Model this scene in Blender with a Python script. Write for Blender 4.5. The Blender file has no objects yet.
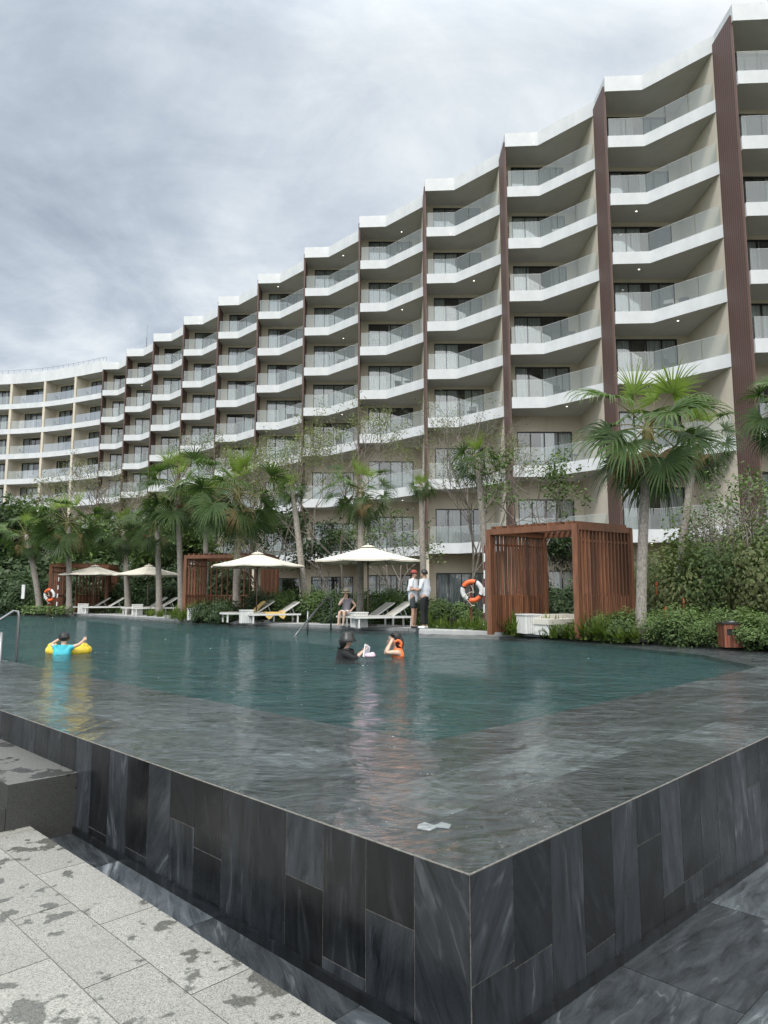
import bpy, bmesh, math, random
from mathutils import Vector, Matrix
rnd = random.Random(7)
R = math.radians
scene = bpy.context.scene
col = scene.collection
F, HOR, H = 695.0, 595.0, 1.1
PITCH = math.atan((HOR - 512) / F)
CP, SP = math.cos(PITCH), math.sin(PITCH)

# ------------------------------------------------------------------ helpers
def X(px, Y, z=0.1):                       # world x of an image column at depth Y
    return (px - 384) / F * (CP * Y + SP * (z - H))
def Z(py, Y):                              # world z of an image row at depth Y
    v = (512 - py) / F
    return (SP + CP * v) / (CP - SP * v) * Y + H

def link(o, parent=None):
    col.objects.link(o)
    if parent is not None: o.parent = parent
    return o
def tag(o, label=None, cat=None, group=None, kind=None):
    if label: o['label'] = label
    if cat: o['category'] = cat
    if group: o['group'] = group
    if kind: o['kind'] = kind
    return o
def empty(name, loc=(0, 0, 0), rz=0, s=1):
    o = bpy.data.objects.new(name, None); link(o)
    o.location = loc; o.rotation_euler = (0, 0, rz); o.scale = (s, s, s)
    o.empty_display_size = .2
    return o

class MB:
    def __init__(s): s.v = []; s.f = []; s.m = []; s.t = []; s.uv = []
    def quad(s, pts, m=0, t=0.5, uv=None):
        b = len(s.v); s.v += [tuple(p) for p in pts]; s.f.append(tuple(range(b, b + len(pts)))); s.m.append(m); s.t.append(t)
        s.uv.append(uv or [(p[0], p[1]) for p in pts])
    def box(s, x0, x1, y0, y1, z0, z1, m=0, t=.5):
        P = [(x0,y0,z0),(x1,y0,z0),(x1,y1,z0),(x0,y1,z0),(x0,y0,z1),(x1,y0,z1),(x1,y1,z1),(x0,y1,z1)]
        for q in ((0,3,2,1),(4,5,6,7),(0,1,5,4),(1,2,6,5),(2,3,7,6),(3,0,4,7)): s.quad([P[i] for i in q], m, t)
    def obox(s, a, b, w, hgt, m=0, t=.5, up=(0,0,1)):   # bar from a to b, width w, height hgt
        a = Vector(a); b = Vector(b); d = (b - a).normalized(); up = Vector(up)
        if abs(d.dot(up)) > .98: up = Vector((0, 1, 0))
        sx = d.cross(up).normalized() * w / 2; sz = sx.cross(d).normalized() * hgt / 2
        P = [a-sx-sz, a+sx-sz, a+sx+sz, a-sx+sz, b-sx-sz, b+sx-sz, b+sx+sz, b-sx+sz]
        for q in ((0,3,2,1)[::-1],(4,5,6,7)[::-1],(0,1,5,4)[::-1],(1,2,6,5)[::-1],(2,3,7,6)[::-1],(3,0,4,7)[::-1]): s.quad([P[i] for i in q], m, t)
    def prism(s, poly, z0, z1, m=0, mb=None, mt=None):
        n = len(poly)
        s.quad([(x, y, z1) for x, y in poly], m if mt is None else mt)
        s.quad([(x, y, z0) for x, y in poly][::-1], m if mb is None else mb)
        for i in range(n):
            a = poly[i]; b = poly[(i+1) % n]
            s.quad([(a[0],a[1],z0),(b[0],b[1],z0),(b[0],b[1],z1),(a[0],a[1],z1)], m)
    def tube(s, pts, rad, n=8, m=0, t=.5, caps=True):
        pts = [Vector(p) for p in pts]
        if not hasattr(rad, '__len__'): rad = [rad] * len(pts)
        rings = []; prev = None
        for i, p in enumerate(pts):
            d = (pts[min(i+1, len(pts)-1)] - pts[max(i-1, 0)]).normalized()
            if prev is None:
                a = Vector((0, 0, 1)) if abs(d.z) < .9 else Vector((1, 0, 0))
                u = d.cross(a).normalized()
            else: u = (prev - d * prev.dot(d)).normalized()
            prev = u; w = d.cross(u)
            rings.append([p + (u * math.cos(2*math.pi*k/n) + w * math.sin(2*math.pi*k/n)) * rad[i] for k in range(n)])
        b = len(s.v)
        for r in rings: s.v += [tuple(q) for q in r]
        for i in range(len(rings)-1):
            for k in range(n):
                s.f.append((b+i*n+k, b+i*n+(k+1)%n, b+(i+1)*n+(k+1)%n, b+(i+1)*n+k)); s.m.append(m); s.t.append(t); s.uv.append([(0,0)]*4)
        if caps:
            for rr in (0, len(rings)-1):
                f = [b+rr*n+k for k in range(n)]
                s.f.append(tuple(f if rr else f[::-1])); s.m.append(m); s.t.append(t); s.uv.append([(0,0)]*n)
    def lathe(s, prof, cx=0, cy=0, n=16, m=0, t=.5):
        b = len(s.v)
        for r, z in prof:
            for k in range(n):
                a = 2*math.pi*k/n; s.v.append((cx + r*math.cos(a), cy + r*math.sin(a), z))
        for i in range(len(prof)-1):
            for k in range(n):
                s.f.append((b+i*n+k, b+i*n+(k+1)%n, b+(i+1)*n+(k+1)%n, b+(i+1)*n+k)); s.m.append(m); s.t.append(t); s.uv.append([(0,0)]*4)
    def mesh(s, name, mats, smooth=False):
        me = bpy.data.meshes.new(name)
        me.from_pydata(s.v, [], s.f)
        for m in (mats if isinstance(mats, (list, tuple)) else [mats]): me.materials.append(m)
        me.polygons.foreach_set('material_index', s.m)
        at = me.attributes.new('tint', 'FLOAT', 'FACE'); at.data.foreach_set('value', s.t)
        uvl = me.uv_layers.new(name='UVMap'); flat = []
        for u in s.uv:
            for q in u: flat += [q[0], q[1]]
        uvl.data.foreach_set('uv', flat)
        if smooth: me.polygons.foreach_set('use_smooth', [True] * len(me.polygons))
        me.update(); return me
    def build(s, name, mats, parent=None, smooth=False, bevel=0):
        o = bpy.data.objects.new(name, s.mesh(name, mats, smooth)); link(o, parent)
        if bevel:
            b = o.modifiers.new('bevel', 'BEVEL'); b.width = bevel; b.segments = 2; b.limit_method = 'ANGLE'
        return o
def copy_tree(o, parent=None):
    c = o.copy(); col.objects.link(c)
    if parent is not None: c.parent = parent
    for ch in list(o.children): copy_tree(ch, c)
    return c

# ------------------------------------------------------------------ materials
class N:
    def __init__(s, name):
        s.mat = bpy.data.materials.new(name); s.mat.use_nodes = True; s.t = s.mat.node_tree; s.t.nodes.clear()
        s.out = s.t.nodes.new('ShaderNodeOutputMaterial')
    def n(s, typ, **kw):
        nd = s.t.nodes.new('ShaderNode' + typ)
        for k, v in kw.items():
            if k.startswith('i_'):
                k2 = k[2:].replace('_', ' ')
                s.setin(nd, k2, v)
            elif k == 'inp':
                for a, b in v.items(): s.setin(nd, a, b)
            else: setattr(nd, k, v)
        return nd
    def setin(s, nd, key, v):
        sock = nd.inputs[key]
        if isinstance(v, bpy.types.NodeSocket): s.t.links.new(v, sock)
        elif isinstance(v, bpy.types.Node): s.t.links.new(v.outputs[0], sock)
        else:
            if sock.type == 'RGBA' and len(v) == 3: v = (*v, 1)
            sock.default_value = v
    def ramp(s, fac, stops, interp='LINEAR'):
        r = s.t.nodes.new('ShaderNodeValToRGB'); s.setin(r, 0, fac); cr = r.color_ramp; cr.interpolation = interp
        while len(cr.elements) > 1: cr.elements.remove(cr.elements[-1])
        cr.elements[0].position = stops[0][0]; c = stops[0][1]; cr.elements[0].color = (*c, 1) if len(c) == 3 else c
        for p, c in stops[1:]:
            e = cr.elements.new(p); e.color = (*c, 1) if len(c) == 3 else c
        return r.outputs[0]
    def mix(s, fac, a, b, mode='MIX'):
        m = s.t.nodes.new('ShaderNodeMix'); m.data_type = 'RGBA'; m.blend_type = mode
        for i, v in ((0, fac), (6, a), (7, b)):
            sock = m.inputs[i]
            if isinstance(v, bpy.types.NodeSocket): s.t.links.new(v, sock)
            elif isinstance(v, bpy.types.Node): s.t.links.new(v.outputs[0], sock)
            else: sock.default_value = v if (i == 0 or len(v) == 4) else (*v, 1)
        return m.outputs[2]
    def math(s, op, a, b=0.0, c=None, clamp=False):
        m = s.t.nodes.new('ShaderNodeMath'); m.operation = op; m.use_clamp = clamp
        s.setin(m, 0, a); s.setin(m, 1, b)
        if c is not None: s.setin(m, 2, c)
        return m.outputs[0]
    def coord(s, kind='Object', scale=(1,1,1), rot=(0,0,0), loc=(0,0,0)):
        tc = s.t.nodes.new('ShaderNodeTexCoord'); mp = s.t.nodes.new('ShaderNodeMapping')
        s.t.links.new(tc.outputs[kind], mp.inputs[0]); mp.inputs['Scale'].default_value = scale; mp.inputs['Rotation'].default_value = rot; mp.inputs['Location'].default_value = loc
        return mp.outputs[0]
    def noise(s, vec, scale, detail=4, rough=.55, dist=0):
        n = s.t.nodes.new('ShaderNodeTexNoise'); s.setin(n, 'Vector', vec); s.setin(n, 'Scale', scale); s.setin(n, 'Detail', detail); s.setin(n, 'Roughness', rough); s.setin(n, 'Distortion', dist)
        return n.outputs[0]
    def bump(s, h, strength=.3, dist=.01):
        b = s.t.nodes.new('ShaderNodeBump'); s.setin(b, 'Height', h); s.setin(b, 'Strength', strength); s.setin(b, 'Distance', dist); return b.outputs[0]
    def tint(s):
        a = s.t.nodes.new('ShaderNodeAttribute'); a.attribute_name = 'tint'; return a.outputs['Fac']
    def pbr(s, color, rough=.6, metal=0, normal=None, spec=.5, **kw):
        p = s.t.nodes.new('ShaderNodeBsdfPrincipled'); s.setin(p, 'Base Color', color); s.setin(p, 'Roughness', rough); s.setin(p, 'Metallic', metal); s.setin(p, 'Specular IOR Level', spec)
        if normal is not None: s.setin(p, 'Normal', normal)
        s.t.links.new(p.outputs[0], s.out.inputs[0]); return s.mat
    def fin(s, sh):
        s.t.links.new(sh.outputs[0] if isinstance(sh, bpy.types.Node) else sh, s.out.inputs[0]); return s.mat

def plain(name, c, rough=.6, metal=0, var=.15, scale=6, bump=.1, stretch=(1,1,1), spec=.5):
    n = N(name); v = n.coord('Object', stretch); a = n.noise(v, scale, 5)
    lo = tuple(x*(1-var) for x in c); hi = tuple(min(1, x*(1+var)) for x in c)
    return n.pbr(n.ramp(a, [(.3, lo), (.7, hi)]), rough, metal, n.bump(a, bump, .01) if bump else None, spec)

def marble(name, dark, mid, light, rough=.25, vein=1.0, k0=.35, k1=2.1):
    n = N(name); t = n.tint()
    uv = n.n('UVMap').outputs[0]
    mp = n.n('Mapping', inp={'Vector': uv, 'Scale': (8.0, 1.5, 1)}).outputs[0]
    warp = n.n('TexNoise', inp={'Vector': mp, 'Scale': .9, 'Detail': 3.0}).outputs['Color']
    wv = n.n('VectorMath', operation='MULTIPLY_ADD', inp={0: warp, 1: (1.5, .9, 0), 2: mp}).outputs[0]
    a = n.noise(wv, 1.6, 7, .6, .25)
    fine = n.noise(n.n('VectorMath', operation='MULTIPLY', inp={0: wv, 1: (3.5, 1.0, 1)}).outputs[0], 3.0, 5, .65)
    b = n.noise(wv, .55, 3, .5, .6)
    k = n.math('ADD', n.math('MULTIPLY', a, .72), n.math('MULTIPLY', fine, .28))
    base = n.ramp(k, [(.36, dark), (.50, mid), (.62, tuple(x*1.5 for x in mid)), (.78, tuple(x*.75+y*.25 for x, y in zip(mid, light)))])
    vn = n.math('SUBTRACT', 1.0, n.math('MULTIPLY', n.math('ABSOLUTE', n.math('SUBTRACT', b, .5)), 34.0), clamp=True)
    vn = n.math('MULTIPLY', vn, n.math('MULTIPLY', n.ramp(a, [(.5, (0,0,0)), (.62, (1,1,1))]), .32 * vein))
    c = n.mix(vn, base, light)
    tt = n.math('MULTIPLY_ADD', n.math('POWER', t, 2.0), k1, k0)
    c = n.mix(1.0, c, n.n('CombineColor', inp={0: tt, 1: tt, 2: tt}).outputs[0], 'MULTIPLY')
    o = n.coord('Object'); d = n.noise(o, 1.6, 6, .7, .4)
    c = n.mix(n.ramp(d, [(.60, (0,0,0)), (.85, (.22,.22,.22))]), c, (.13, .14, .15))
    rr = n.ramp(n.noise(o, 3.0, 4), [(.35, (rough*.6,)*3), (.65, (rough*1.6,)*3)])
    return n.pbr(c, rr, 0, n.bump(fine, .10, .003))

def granite(name, base=(.30, .295, .265), wetamt=.5, seed=0.0):
    n = N(name); o = n.coord('Object', loc=(seed, seed*.7, 0)); t = n.tint()
    sp = n.n('TexVoronoi', inp={'Vector': o, 'Scale': 260.0}).outputs['Color']
    spv = n.n('SeparateColor', inp={0: sp}).outputs[0]
    f = n.noise(o, 120, 3, .7)
    g = n.ramp(n.math('MULTIPLY_ADD', spv, .5, n.math('MULTIPLY', f, .5)), [(.25, tuple(x*.38 for x in base)), (.40, tuple(x*.85 for x in base)), (.6, base), (.8, tuple(min(1, x*1.4) for x in base))])
    tt = n.math('MULTIPLY_ADD', t, .3, .85)
    g = n.mix(1.0, g, n.n('CombineColor', inp={0: tt, 1: tt, 2: tt}).outputs[0], 'MULTIPLY')
    big = n.noise(o, 2.6, 4, .6); sm = n.noise(o, 8.5, 4, .5, 0.0)
    w = n.math('ADD', n.math('MULTIPLY', big, .80), n.math('MULTIPLY', sm, .42))
    wet = n.ramp(w, [(.712 - wetamt*.08, (0,0,0)), (.738 - wetamt*.08, (1,1,1))])
    dm = n.noise(o, 2.4, 5, .6); g = n.mix(n.ramp(dm, [(.4, (0,0,0)), (.75, (.35,.35,.35))]), g, tuple(x*.62 for x in base))
    c = n.mix(wet, g, n.mix(1.0, g, (.44, .44, .43), 'MULTIPLY'))
    r = n.ramp(wet, [(0, (.75,)*3), (1, (.22,)*3)])
    return n.pbr(c, r, 0, n.bump(f, .25, .002))

def leaf(name, c1, c2, trans=.25, rough=.45):
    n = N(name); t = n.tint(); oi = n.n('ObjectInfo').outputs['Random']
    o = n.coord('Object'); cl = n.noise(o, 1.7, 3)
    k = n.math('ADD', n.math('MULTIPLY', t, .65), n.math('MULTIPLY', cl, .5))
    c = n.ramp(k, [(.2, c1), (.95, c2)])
    sh = n.math('MULTIPLY_ADD', oi, .35, .82)
    c = n.mix(1.0, c, n.n('CombineColor', inp={0: sh, 1: sh, 2: sh}).outputs[0], 'MULTIPLY')
    p = n.n('BsdfPrincipled', inp={'Base Color': c, 'Roughness': rough, 'Specular IOR Level': .22})
    tr = n.n('BsdfTranslucent', inp={'Color': n.mix(1.0, c, (1.3, 1.5, .7), 'MULTIPLY')})
    m = n.n('MixShader', inp={0: trans, 1: p.outputs[0], 2: tr.outputs[0]})
    return n.fin(m)

def wood(name, c, rough=.55):
    n = N(name); t = n.tint(); v = n.coord('Object', (18, 18, 1.2)); a = n.noise(v, 1.5, 5, .6, .6)
    g = n.ramp(a, [(.3, tuple(x*.55 for x in c)), (.55, c), (.8, tuple(x*1.5 for x in c))])
    tt = n.math('MULTIPLY_ADD', t, .9, .55)
    g = n.mix(1.0, g, n.n('CombineColor', inp={0: tt, 1: tt, 2: tt}).outputs[0], 'MULTIPLY')
    z = n.n('SeparateXYZ', inp={0: n.coord('Object')}).outputs[2]
    return n.pbr(g, rough, 0, n.bump(a, .15, .004))

M = {}
M['marble'] = marble('dark_marble', (.004, .0048, .0058), (.013, .015, .0175), (.15, .16, .17), .32, .7)
M['marble_floor'] = marble('trough_marble', (.022, .026, .029), (.062, .071, .078), (.32, .34, .36), .22, 1.5, .55, 1.1)
M['shelf'] = marble('shelf_marble', (.050, .054, .056), (.095, .103, .106), (.27, .29, .30), .4, .5, .6, 1.1)
M['grout'] = plain('grout', (.13, .125, .115), .8, var=.4, scale=30)
M['grout_light'] = plain('grout_light', (.20, .19, .17), .85, var=.3, scale=30)
M['granite'] = granite('granite', wetamt=.55)
M['granite_wet'] = granite('granite_wet', (.052, .053, .049), 0.2, 3.1)
M['granite_top'] = granite('granite_step', (.13, .13, .12), .9, 8.4)
M['deck'] = plain('deck_stone', (.42, .42, .41), .75, var=.12, scale=3)
M['coping'] = plain('coping_stone', (.22, .23, .23), .5, var=.25, scale=4)
M['steel'] = plain('brushed_steel', (.22, .225, .23), .42, 1.0, var=.05)
M['wood'] = wood('cabana_wood', (.185, .076, .038))
M['wood_bin'] = wood('bin_wood', (.19, .065, .035))
M['white_frame'] = plain('white_frame', (.72, .72, .70), .4, var=.04)
M['mesh_fabric'] = plain('lounger_mesh', (.47, .45, .40), .85, var=.08, scale=40)
M['cushion'] = plain('cushion', (.62, .59, .52), .9, var=.06, scale=5)
M['canopy'] = plain('canopy_cloth', (.66, .61, .51), .9, var=.05, scale=3)
M['pole'] = plain('bronze_pole', (.16, .13, .10), .45, .4)
M['towel'] = plain('yellow_towel', (.68, .47, .17), .95, var=.1, scale=12)
M['black'] = plain('black_metal', (.02, .02, .02), .4, var=.1)
M['bark'] = plain('tree_bark', (.20, .175, .15), .9, var=.35, scale=9, bump=.5)
M['pale_bark'] = plain('pale_bark', (.33, .30, .26), .9, var=.3, scale=9, bump=.5)
M['soil'] = plain('soil', (.045, .04, .028), .95, var=.4, scale=4, bump=.5)
M['lawn_far'] = plain('far_ground', (.05, .065, .03), .95, var=.4, scale=.6)

def trunk_mat():
    n = N('palm_trunk'); v = n.coord('Object'); z = n.n('SeparateXYZ', inp={0: v}).outputs[2]
    w = n.math('ADD', n.math('MULTIPLY', z, 11.0), n.math('MULTIPLY', n.noise(v, 3.5, 3), 2.2))
    ring = n.math('FRACT', w)
    a = n.noise(n.coord('Object', (14, 14, 5)), 2, 6, .7)
    c = n.ramp(a, [(.28, (.12, .10, .085)), (.52, (.30, .27, .235)), (.75, (.52, .48, .43))])
    c = n.mix(n.ramp(ring, [(0, (.65,)*3), (.13, (.0,)*3), (1, (0,)*3)]), c, (.07, .06, .05))
    hi = n.ramp(n.math('MULTIPLY', z, .2), [(.72, (0,0,0)), (.95, (.5,.5,.5))])
    return n.pbr(c, .9, 0, n.bump(n.math('ADD', ring, a), .4, .02))
M['palm_trunk'] = trunk_mat()
M['palm_leaf'] = leaf('palm_leaf', (.016, .038, .015), (.15, .225, .072), .28, .36)
M['palm_young'] = leaf('palm_young_leaf', (.07, .12, .025), (.24, .32, .07), .35, .4)
M['palm_dry'] = leaf('palm_petiole', (.10, .10, .04), (.24, .21, .09), .2, .5)
M['bush'] = leaf('bush_leaf', (.035, .06, .024), (.17, .25, .08), .2)
M['dark_bush'] = leaf('dark_leaf', (.018, .033, .016), (.085, .135, .052), .15)
M['olive'] = leaf('olive_leaf', (.07, .085, .035), (.24, .27, .11), .25)
M['grassy'] = leaf('strap_leaf', (.05, .085, .02), (.19, .25, .06), .3)
M['red_flower'] = plain('red_flower', (.5, .07, .03), .7)

def plaster():
    n = N('beige_plaster'); v = n.coord('Object'); a = n.noise(v, .5, 5, .6); b = n.noise(v, 14, 3)
    c = n.ramp(a, [(.3, (.59, .53, .43)), (.7, (.67, .605, .49))])
    st = n.noise(n.coord('Object', (1.2, 1.2, .12)), 2.0, 4)
    c = n.mix(n.ramp(st, [(.5, (0,0,0)), (.8, (.3,.3,.3))]), c, (.42, .38, .31))
    return n.pbr(c, .85, 0, n.bump(b, .1, .005))
M['plaster'] = plaster()
def fascia():
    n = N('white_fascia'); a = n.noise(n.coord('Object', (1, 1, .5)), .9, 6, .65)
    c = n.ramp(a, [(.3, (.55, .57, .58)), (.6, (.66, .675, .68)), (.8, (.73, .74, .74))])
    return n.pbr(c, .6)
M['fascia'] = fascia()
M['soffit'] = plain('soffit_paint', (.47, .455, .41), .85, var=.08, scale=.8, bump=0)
def finmat():
    n = N('brown_cladding'); v = n.coord('Object'); sx = n.n('SeparateXYZ', inp={0: v})
    wob = n.math('MULTIPLY', n.noise(n.coord('Object', (1, 1, .5)), 1.4, 3), 3.0)
    w = n.math('SINE', n.math('ADD', n.math('MULTIPLY', n.math('ADD', sx.outputs[1], sx.outputs[0]), 34.0), wob))
    c = n.ramp(n.math('MULTIPLY_ADD', w, .5, .5), [(0, (.080, .045, .036)), (.5, (.120, .069, .056)), (1, (.150, .090, .074))])
    j = n.math('FRACT', n.math('MULTIPLY', sx.outputs[2], .31)); c = n.mix(n.ramp(j, [(0, (.5,)*3), (.01, (0,)*3)]), c, (.03, .015, .012))
    return n.pbr(c, .6, 0, n.bump(w, .4, .01))
M['fin'] = finmat()
M['frame_dark'] = plain('window_frame_dark', (.018, .018, .02), .4, var=.05, bump=0)
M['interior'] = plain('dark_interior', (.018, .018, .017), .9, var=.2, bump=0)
def curtainmat():
    n = N('curtain_cloth'); v = n.coord('Object'); x = n.n('SeparateXYZ', inp={0: v}).outputs[0]
    oi = n.n('ObjectInfo').outputs['Random']
    w = n.math('SINE', n.math('ADD', n.math('MULTIPLY', x, 26.0), n.math('MULTIPLY', n.noise(v, 2.0, 2), 6.0)))
    c = n.ramp(n.math('MULTIPLY_ADD', w, .5, .5), [(0, (.62, .65, .66)), (1, (.74, .77, .79))])
    k = n.math('MULTIPLY_ADD', oi, .6, .65)
    return n.pbr(n.mix(1.0, c, n.n('CombineColor', inp={0: k, 1: k, 2: k}).outputs[0], 'MULTIPLY'), .9)
M['curtain'] = curtainmat()
def glassmat(name, tint, haze, hazecol, refl=1.0, rough=.02, base=0.0):
    n = N(name)
    fr = n.n('Fresnel', inp={'IOR': 1.5}).outputs[0]
    tr = n.n('BsdfTransparent', inp={'Color': tint}); df = n.n('BsdfDiffuse', inp={'Color': hazecol}); gl = n.n('BsdfGlossy', inp={'Roughness': rough})
    a = n.n('MixShader', inp={0: haze, 1: tr.outputs[0], 2: df.outputs[0]})
    b = n.n('MixShader', inp={0: n.math('MULTIPLY_ADD', fr, refl, base, clamp=True), 1: a.outputs[0], 2: gl.outputs[0]})
    return n.fin(b)
M['railing_glass'] = glassmat('railing_glass', (.90, .95, .93), .17, (.60, .66, .64), .5, base=.07)
M['pane'] = glassmat('window_glass', (.86, .90, .90), .02, (.2, .25, .26), .9, base=.16)
M['lamp'] = N('downlight'); _e = M['lamp'].n('Emission', inp={'Color': (1, .93, .8), 'Strength': 3.0}); M['lamp'] = M['lamp'].fin(_e)

def watermat():
    n = N('pool_water')
    a = n.noise(n.coord('Object', (1, 1.5, 1), (0, 0, R(12))), 1.35, 2, .45, .9)
    b = n.noise(n.coord('Object', (1, 2.0, 1), (0, 0, R(-14))), 3.0, 2, .5, 1.0)
    c = n.noise(n.coord('Object', (1, 1.7, 1), (0, 0, R(30))), 11.0, 4, .65, .5)
    d = n.noise(n.coord('Object', (1, 1.4, 1), (0, 0, R(10))), 30.0, 4, .65, .3)
    def ridge(x): return n.math('SUBTRACT', 1.0, n.math('ABSOLUTE', n.math('MULTIPLY_ADD', x, 2.0, -1.0)))
    def dist(vx, vy, c0): return n.math('SUBTRACT', n.n('VectorMath', operation='DOT_PRODUCT', inp={0: n.coord('Object'), 1: (vx, vy, 0)}).outputs['Value'], c0)
    dl = dist(.702, .712, .34*.702 + 2.91*.712); dr = dist(-.713, .701, -.34*.713 + 2.91*.701)
    calm = n.ramp(n.math('MULTIPLY', n.math('MINIMUM', n.math('MULTIPLY', dl, 1.4), dr), .4), [(0, (.50,)*3), (.35, (.65,)*3), (.9, (1,)*3)])
    h = n.math('MULTIPLY', calm, n.math('ADD', n.math('MULTIPLY', a, .20), n.math('MULTIPLY', ridge(b), .062)))
    h = n.math('ADD', h, n.math('ADD', n.math('MULTIPLY', ridge(c), .0125), n.math('MULTIPLY', d, .0036)))
    # long crests of overflowing water along the left wall
    cr = n.noise(n.coord('Object', (2.6, .45, 1), (0, 0, R(-50))), 1.3, 2, .4, .3)
    dw = n.n('VectorMath', operation='DOT_PRODUCT', inp={0: n.coord('Object'), 1: (.70, .71, 0)}).outputs['Value']
    mk = n.ramp(n.math('MULTIPLY', n.math('SUBTRACT', dw, 2.3), .5), [(0, (1,1,1)), (1, (0,0,0))])
    h = n.math('ADD', h, n.math('MULTIPLY', n.math('MULTIPLY', n.math('POWER', ridge(cr), 3.0), mk), .035))
    amp = n.ramp(n.noise(n.coord('Object', (1, 1, 1)), .35, 2), [(.3, (.6,)*3), (.7, (1.15,)*3)])
    bp = n.bump(n.math('MULTIPLY', h, amp), 1.0, 1.0)
    fr = n.n('Fresnel', inp={'IOR': 1.33, 'Normal': bp}).outputs[0]
    tr = n.n('BsdfTransparent', inp={'Color': (.93, .96, .96)})
    gl = n.n('BsdfGlossy', inp={'Roughness': .012, 'Normal': bp, 'Color': (1, 1, 1)})
    df = n.n('BsdfDiffuse', inp={'Color': (.20, .23, .235), 'Normal': bp})
    m0 = n.n('MixShader', inp={0: .06, 1: tr.outputs[0], 2: df.outputs[0]})
    m = n.n('MixShader', inp={0: n.math('MULTIPLY', fr, .95, clamp=True), 1: m0.outputs[0], 2: gl.outputs[0]})
    return n.fin(m)
M['water'] = watermat()
def teal():
    n = N('pool_tiles'); v = n.coord('Object'); a = n.noise(v, .8, 5)
    br = n.n('TexBrick', inp={'Vector': v, 'Color1': (.018, .082, .080), 'Color2': (.030, .115, .108), 'Mortar': (.05, .13, .12), 'Scale': 1.0, 'Mortar Size': .01, 'Brick Width': .6, 'Row Height': .3})
    c = n.mix(n.ramp(a, [(.3, (0,0,0)), (.7, (.5,.5,.5))]), br.outputs[0], (.012, .06, .058))
    return n.pbr(c, .6)
M['teal'] = teal()
def deepw():
    n = N('deep_water'); a = n.noise(n.coord('Object'), .7, 4)
    df = n.n('BsdfDiffuse', inp={'Color': n.ramp(a, [(.3, (.016, .070, .074)), (.7, (.034, .112, .112))])}); tr = n.n('BsdfTransparent', inp={'Color': (.5, .9, .85)})
    return n.fin(n.n('MixShader', inp={0: .86, 1: tr.outputs[0], 2: df.outputs[0]}))
M['deep'] = deepw()

# ------------------------------------------------------------------ pool frame
C0 = Vector((.34, 2.91))
A1, A2 = R(45.5), R(44.6)
E1 = Vector((-math.sin(A1), math.cos(A1))); E2 = Vector((math.sin(A2), math.cos(A2)))
def pl(t, s=0): return C0 + E1 * t + E2 * s        # left wall runs along E1, right wall along E2
LL = 66.0; LR = 13.6
pl0 = pl(0)
far = [Vector(p) for p in ((9.83, 12.55), (7.88, 14.49), (5.9, 17.0), (4.04, 19.3), (2.95, 20.6), (.8, 21.7), (-3.9, 25.4), (-9.3, 30.6), (-17.0, 38.6), (-25.0, 46.0), (-40.0, 56.0))]
leftend = pl(LL)
outer = [pl(0), pl(0, LR)] + far[1:] + [leftend]

m = MB(); m.quad([(p.x, p.y, 0) for p in outer], 0, .5)
water = m.build('water', M['water']); tag(water, 'rippled pool water spilling over the dark marble edge', None, None, 'structure')

# shelf tiles under a thin film of water
def tile(mb, o, u, v, w, h, gap=.003, tint=None, rot=False, thick=0):
    o = Vector(o); u = Vector(u); v = Vector(v); g = gap / 2
    P = [o + u*g + v*g, o + u*(w-g) + v*g, o + u*(w-g) + v*(h-g), o + u*g + v*(h-g)]
    a, b = rnd.random() * 60, rnd.random() * 60; th = rnd.uniform(-.2, .2) + (math.pi/2 if rot else 0)
    if rnd.random() < .1: th += rnd.choice((-.6, .6))
    ct, st = math.cos(th), math.sin(th)
    uv = [((x*ct - y*st) + a, (x*st + y*ct) + b) for x, y in ((0,0),(w,0),(w,h),(0,h))]
    mb.quad(P, 0, rnd.random() if tint is None else tint, uv)
E1v = Vector((E1.x, E1.y, 0)); E2v = Vector((E2.x, E2.y, 0)); UP = Vector((0, 0, 1))
SZ = -.035
SW = 1.87
m = MB()
t = .02
# right shelf (along E2) and left shelf (along E1)
def inside_t(a, b): return a.x
rows = [0, .6, 1.2, 1.87]
for k in range(3):
    y0, y1 = rows[k], rows[k+1]; off = (k % 2) * .55
    s = SW if False else -off
    s = 0
    first = True
    while s < LR + .2:
        w = (.55 if first and k % 2 else 1.1); first = False
        tile(m, (C0.x + E1.x*y0 + E2.x*s, C0.y + E1.y*y0 + E2.y*s, SZ), E2v, E1v, w, y1-y0, rot=True); s += w
    s = SW; first = True
    while s < LL:
        w = (.55 if first and k % 2 else 1.1); first = False
        tile(m, (C0.x + E2.x*y0 + E1.x*s, C0.y + E2.y*y0 + E1.y*s, SZ), E1v, E2v, w, y1-y0, rot=True); s += w
pool_shelf = m.build('pool_shelf', M['shelf']); tag(pool_shelf, None, None, None, 'structure')
dp = [pl(SW, SW), pl(SW, 9.9), Vector((6.1, 13.6)), Vector((4.9, 16.6)), Vector((3.3, 18.9))] + [p + Vector((-.15, -.6)) for p in far[4:]] + [pl(LL - 1, SW)]
# shelf body down to the deep floor, with the remaining far shelf
m = MB()
back = [pl(0, 0), pl(0, LR)] + far[1:] + [leftend]
n_ = len(dp)
m.quad([(p.x, p.y, -1.3) for p in dp], 0)
for i in range(n_):
    a, b = dp[i], dp[(i+1) % n_]; m.quad([(a.x, a.y, -1.3), (b.x, b.y, -1.3), (b.x, b.y, SZ-.003), (a.x, a.y, SZ-.003)], 0)
tag(m.build('pool_floor', M['teal']), None, None, None, 'structure')
m = MB(); m.quad([(p.x, p.y, -.11) for p in dp], 0)
tag(m.build('deep_water', M['deep']), None, None, None, 'structure')
m = MB()
dl = dp[1:]; fr_ = [pl(SW, LR)] + far[1:]
ring = [dp[1]] + [Vector((9.0, 12.0))]
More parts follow.
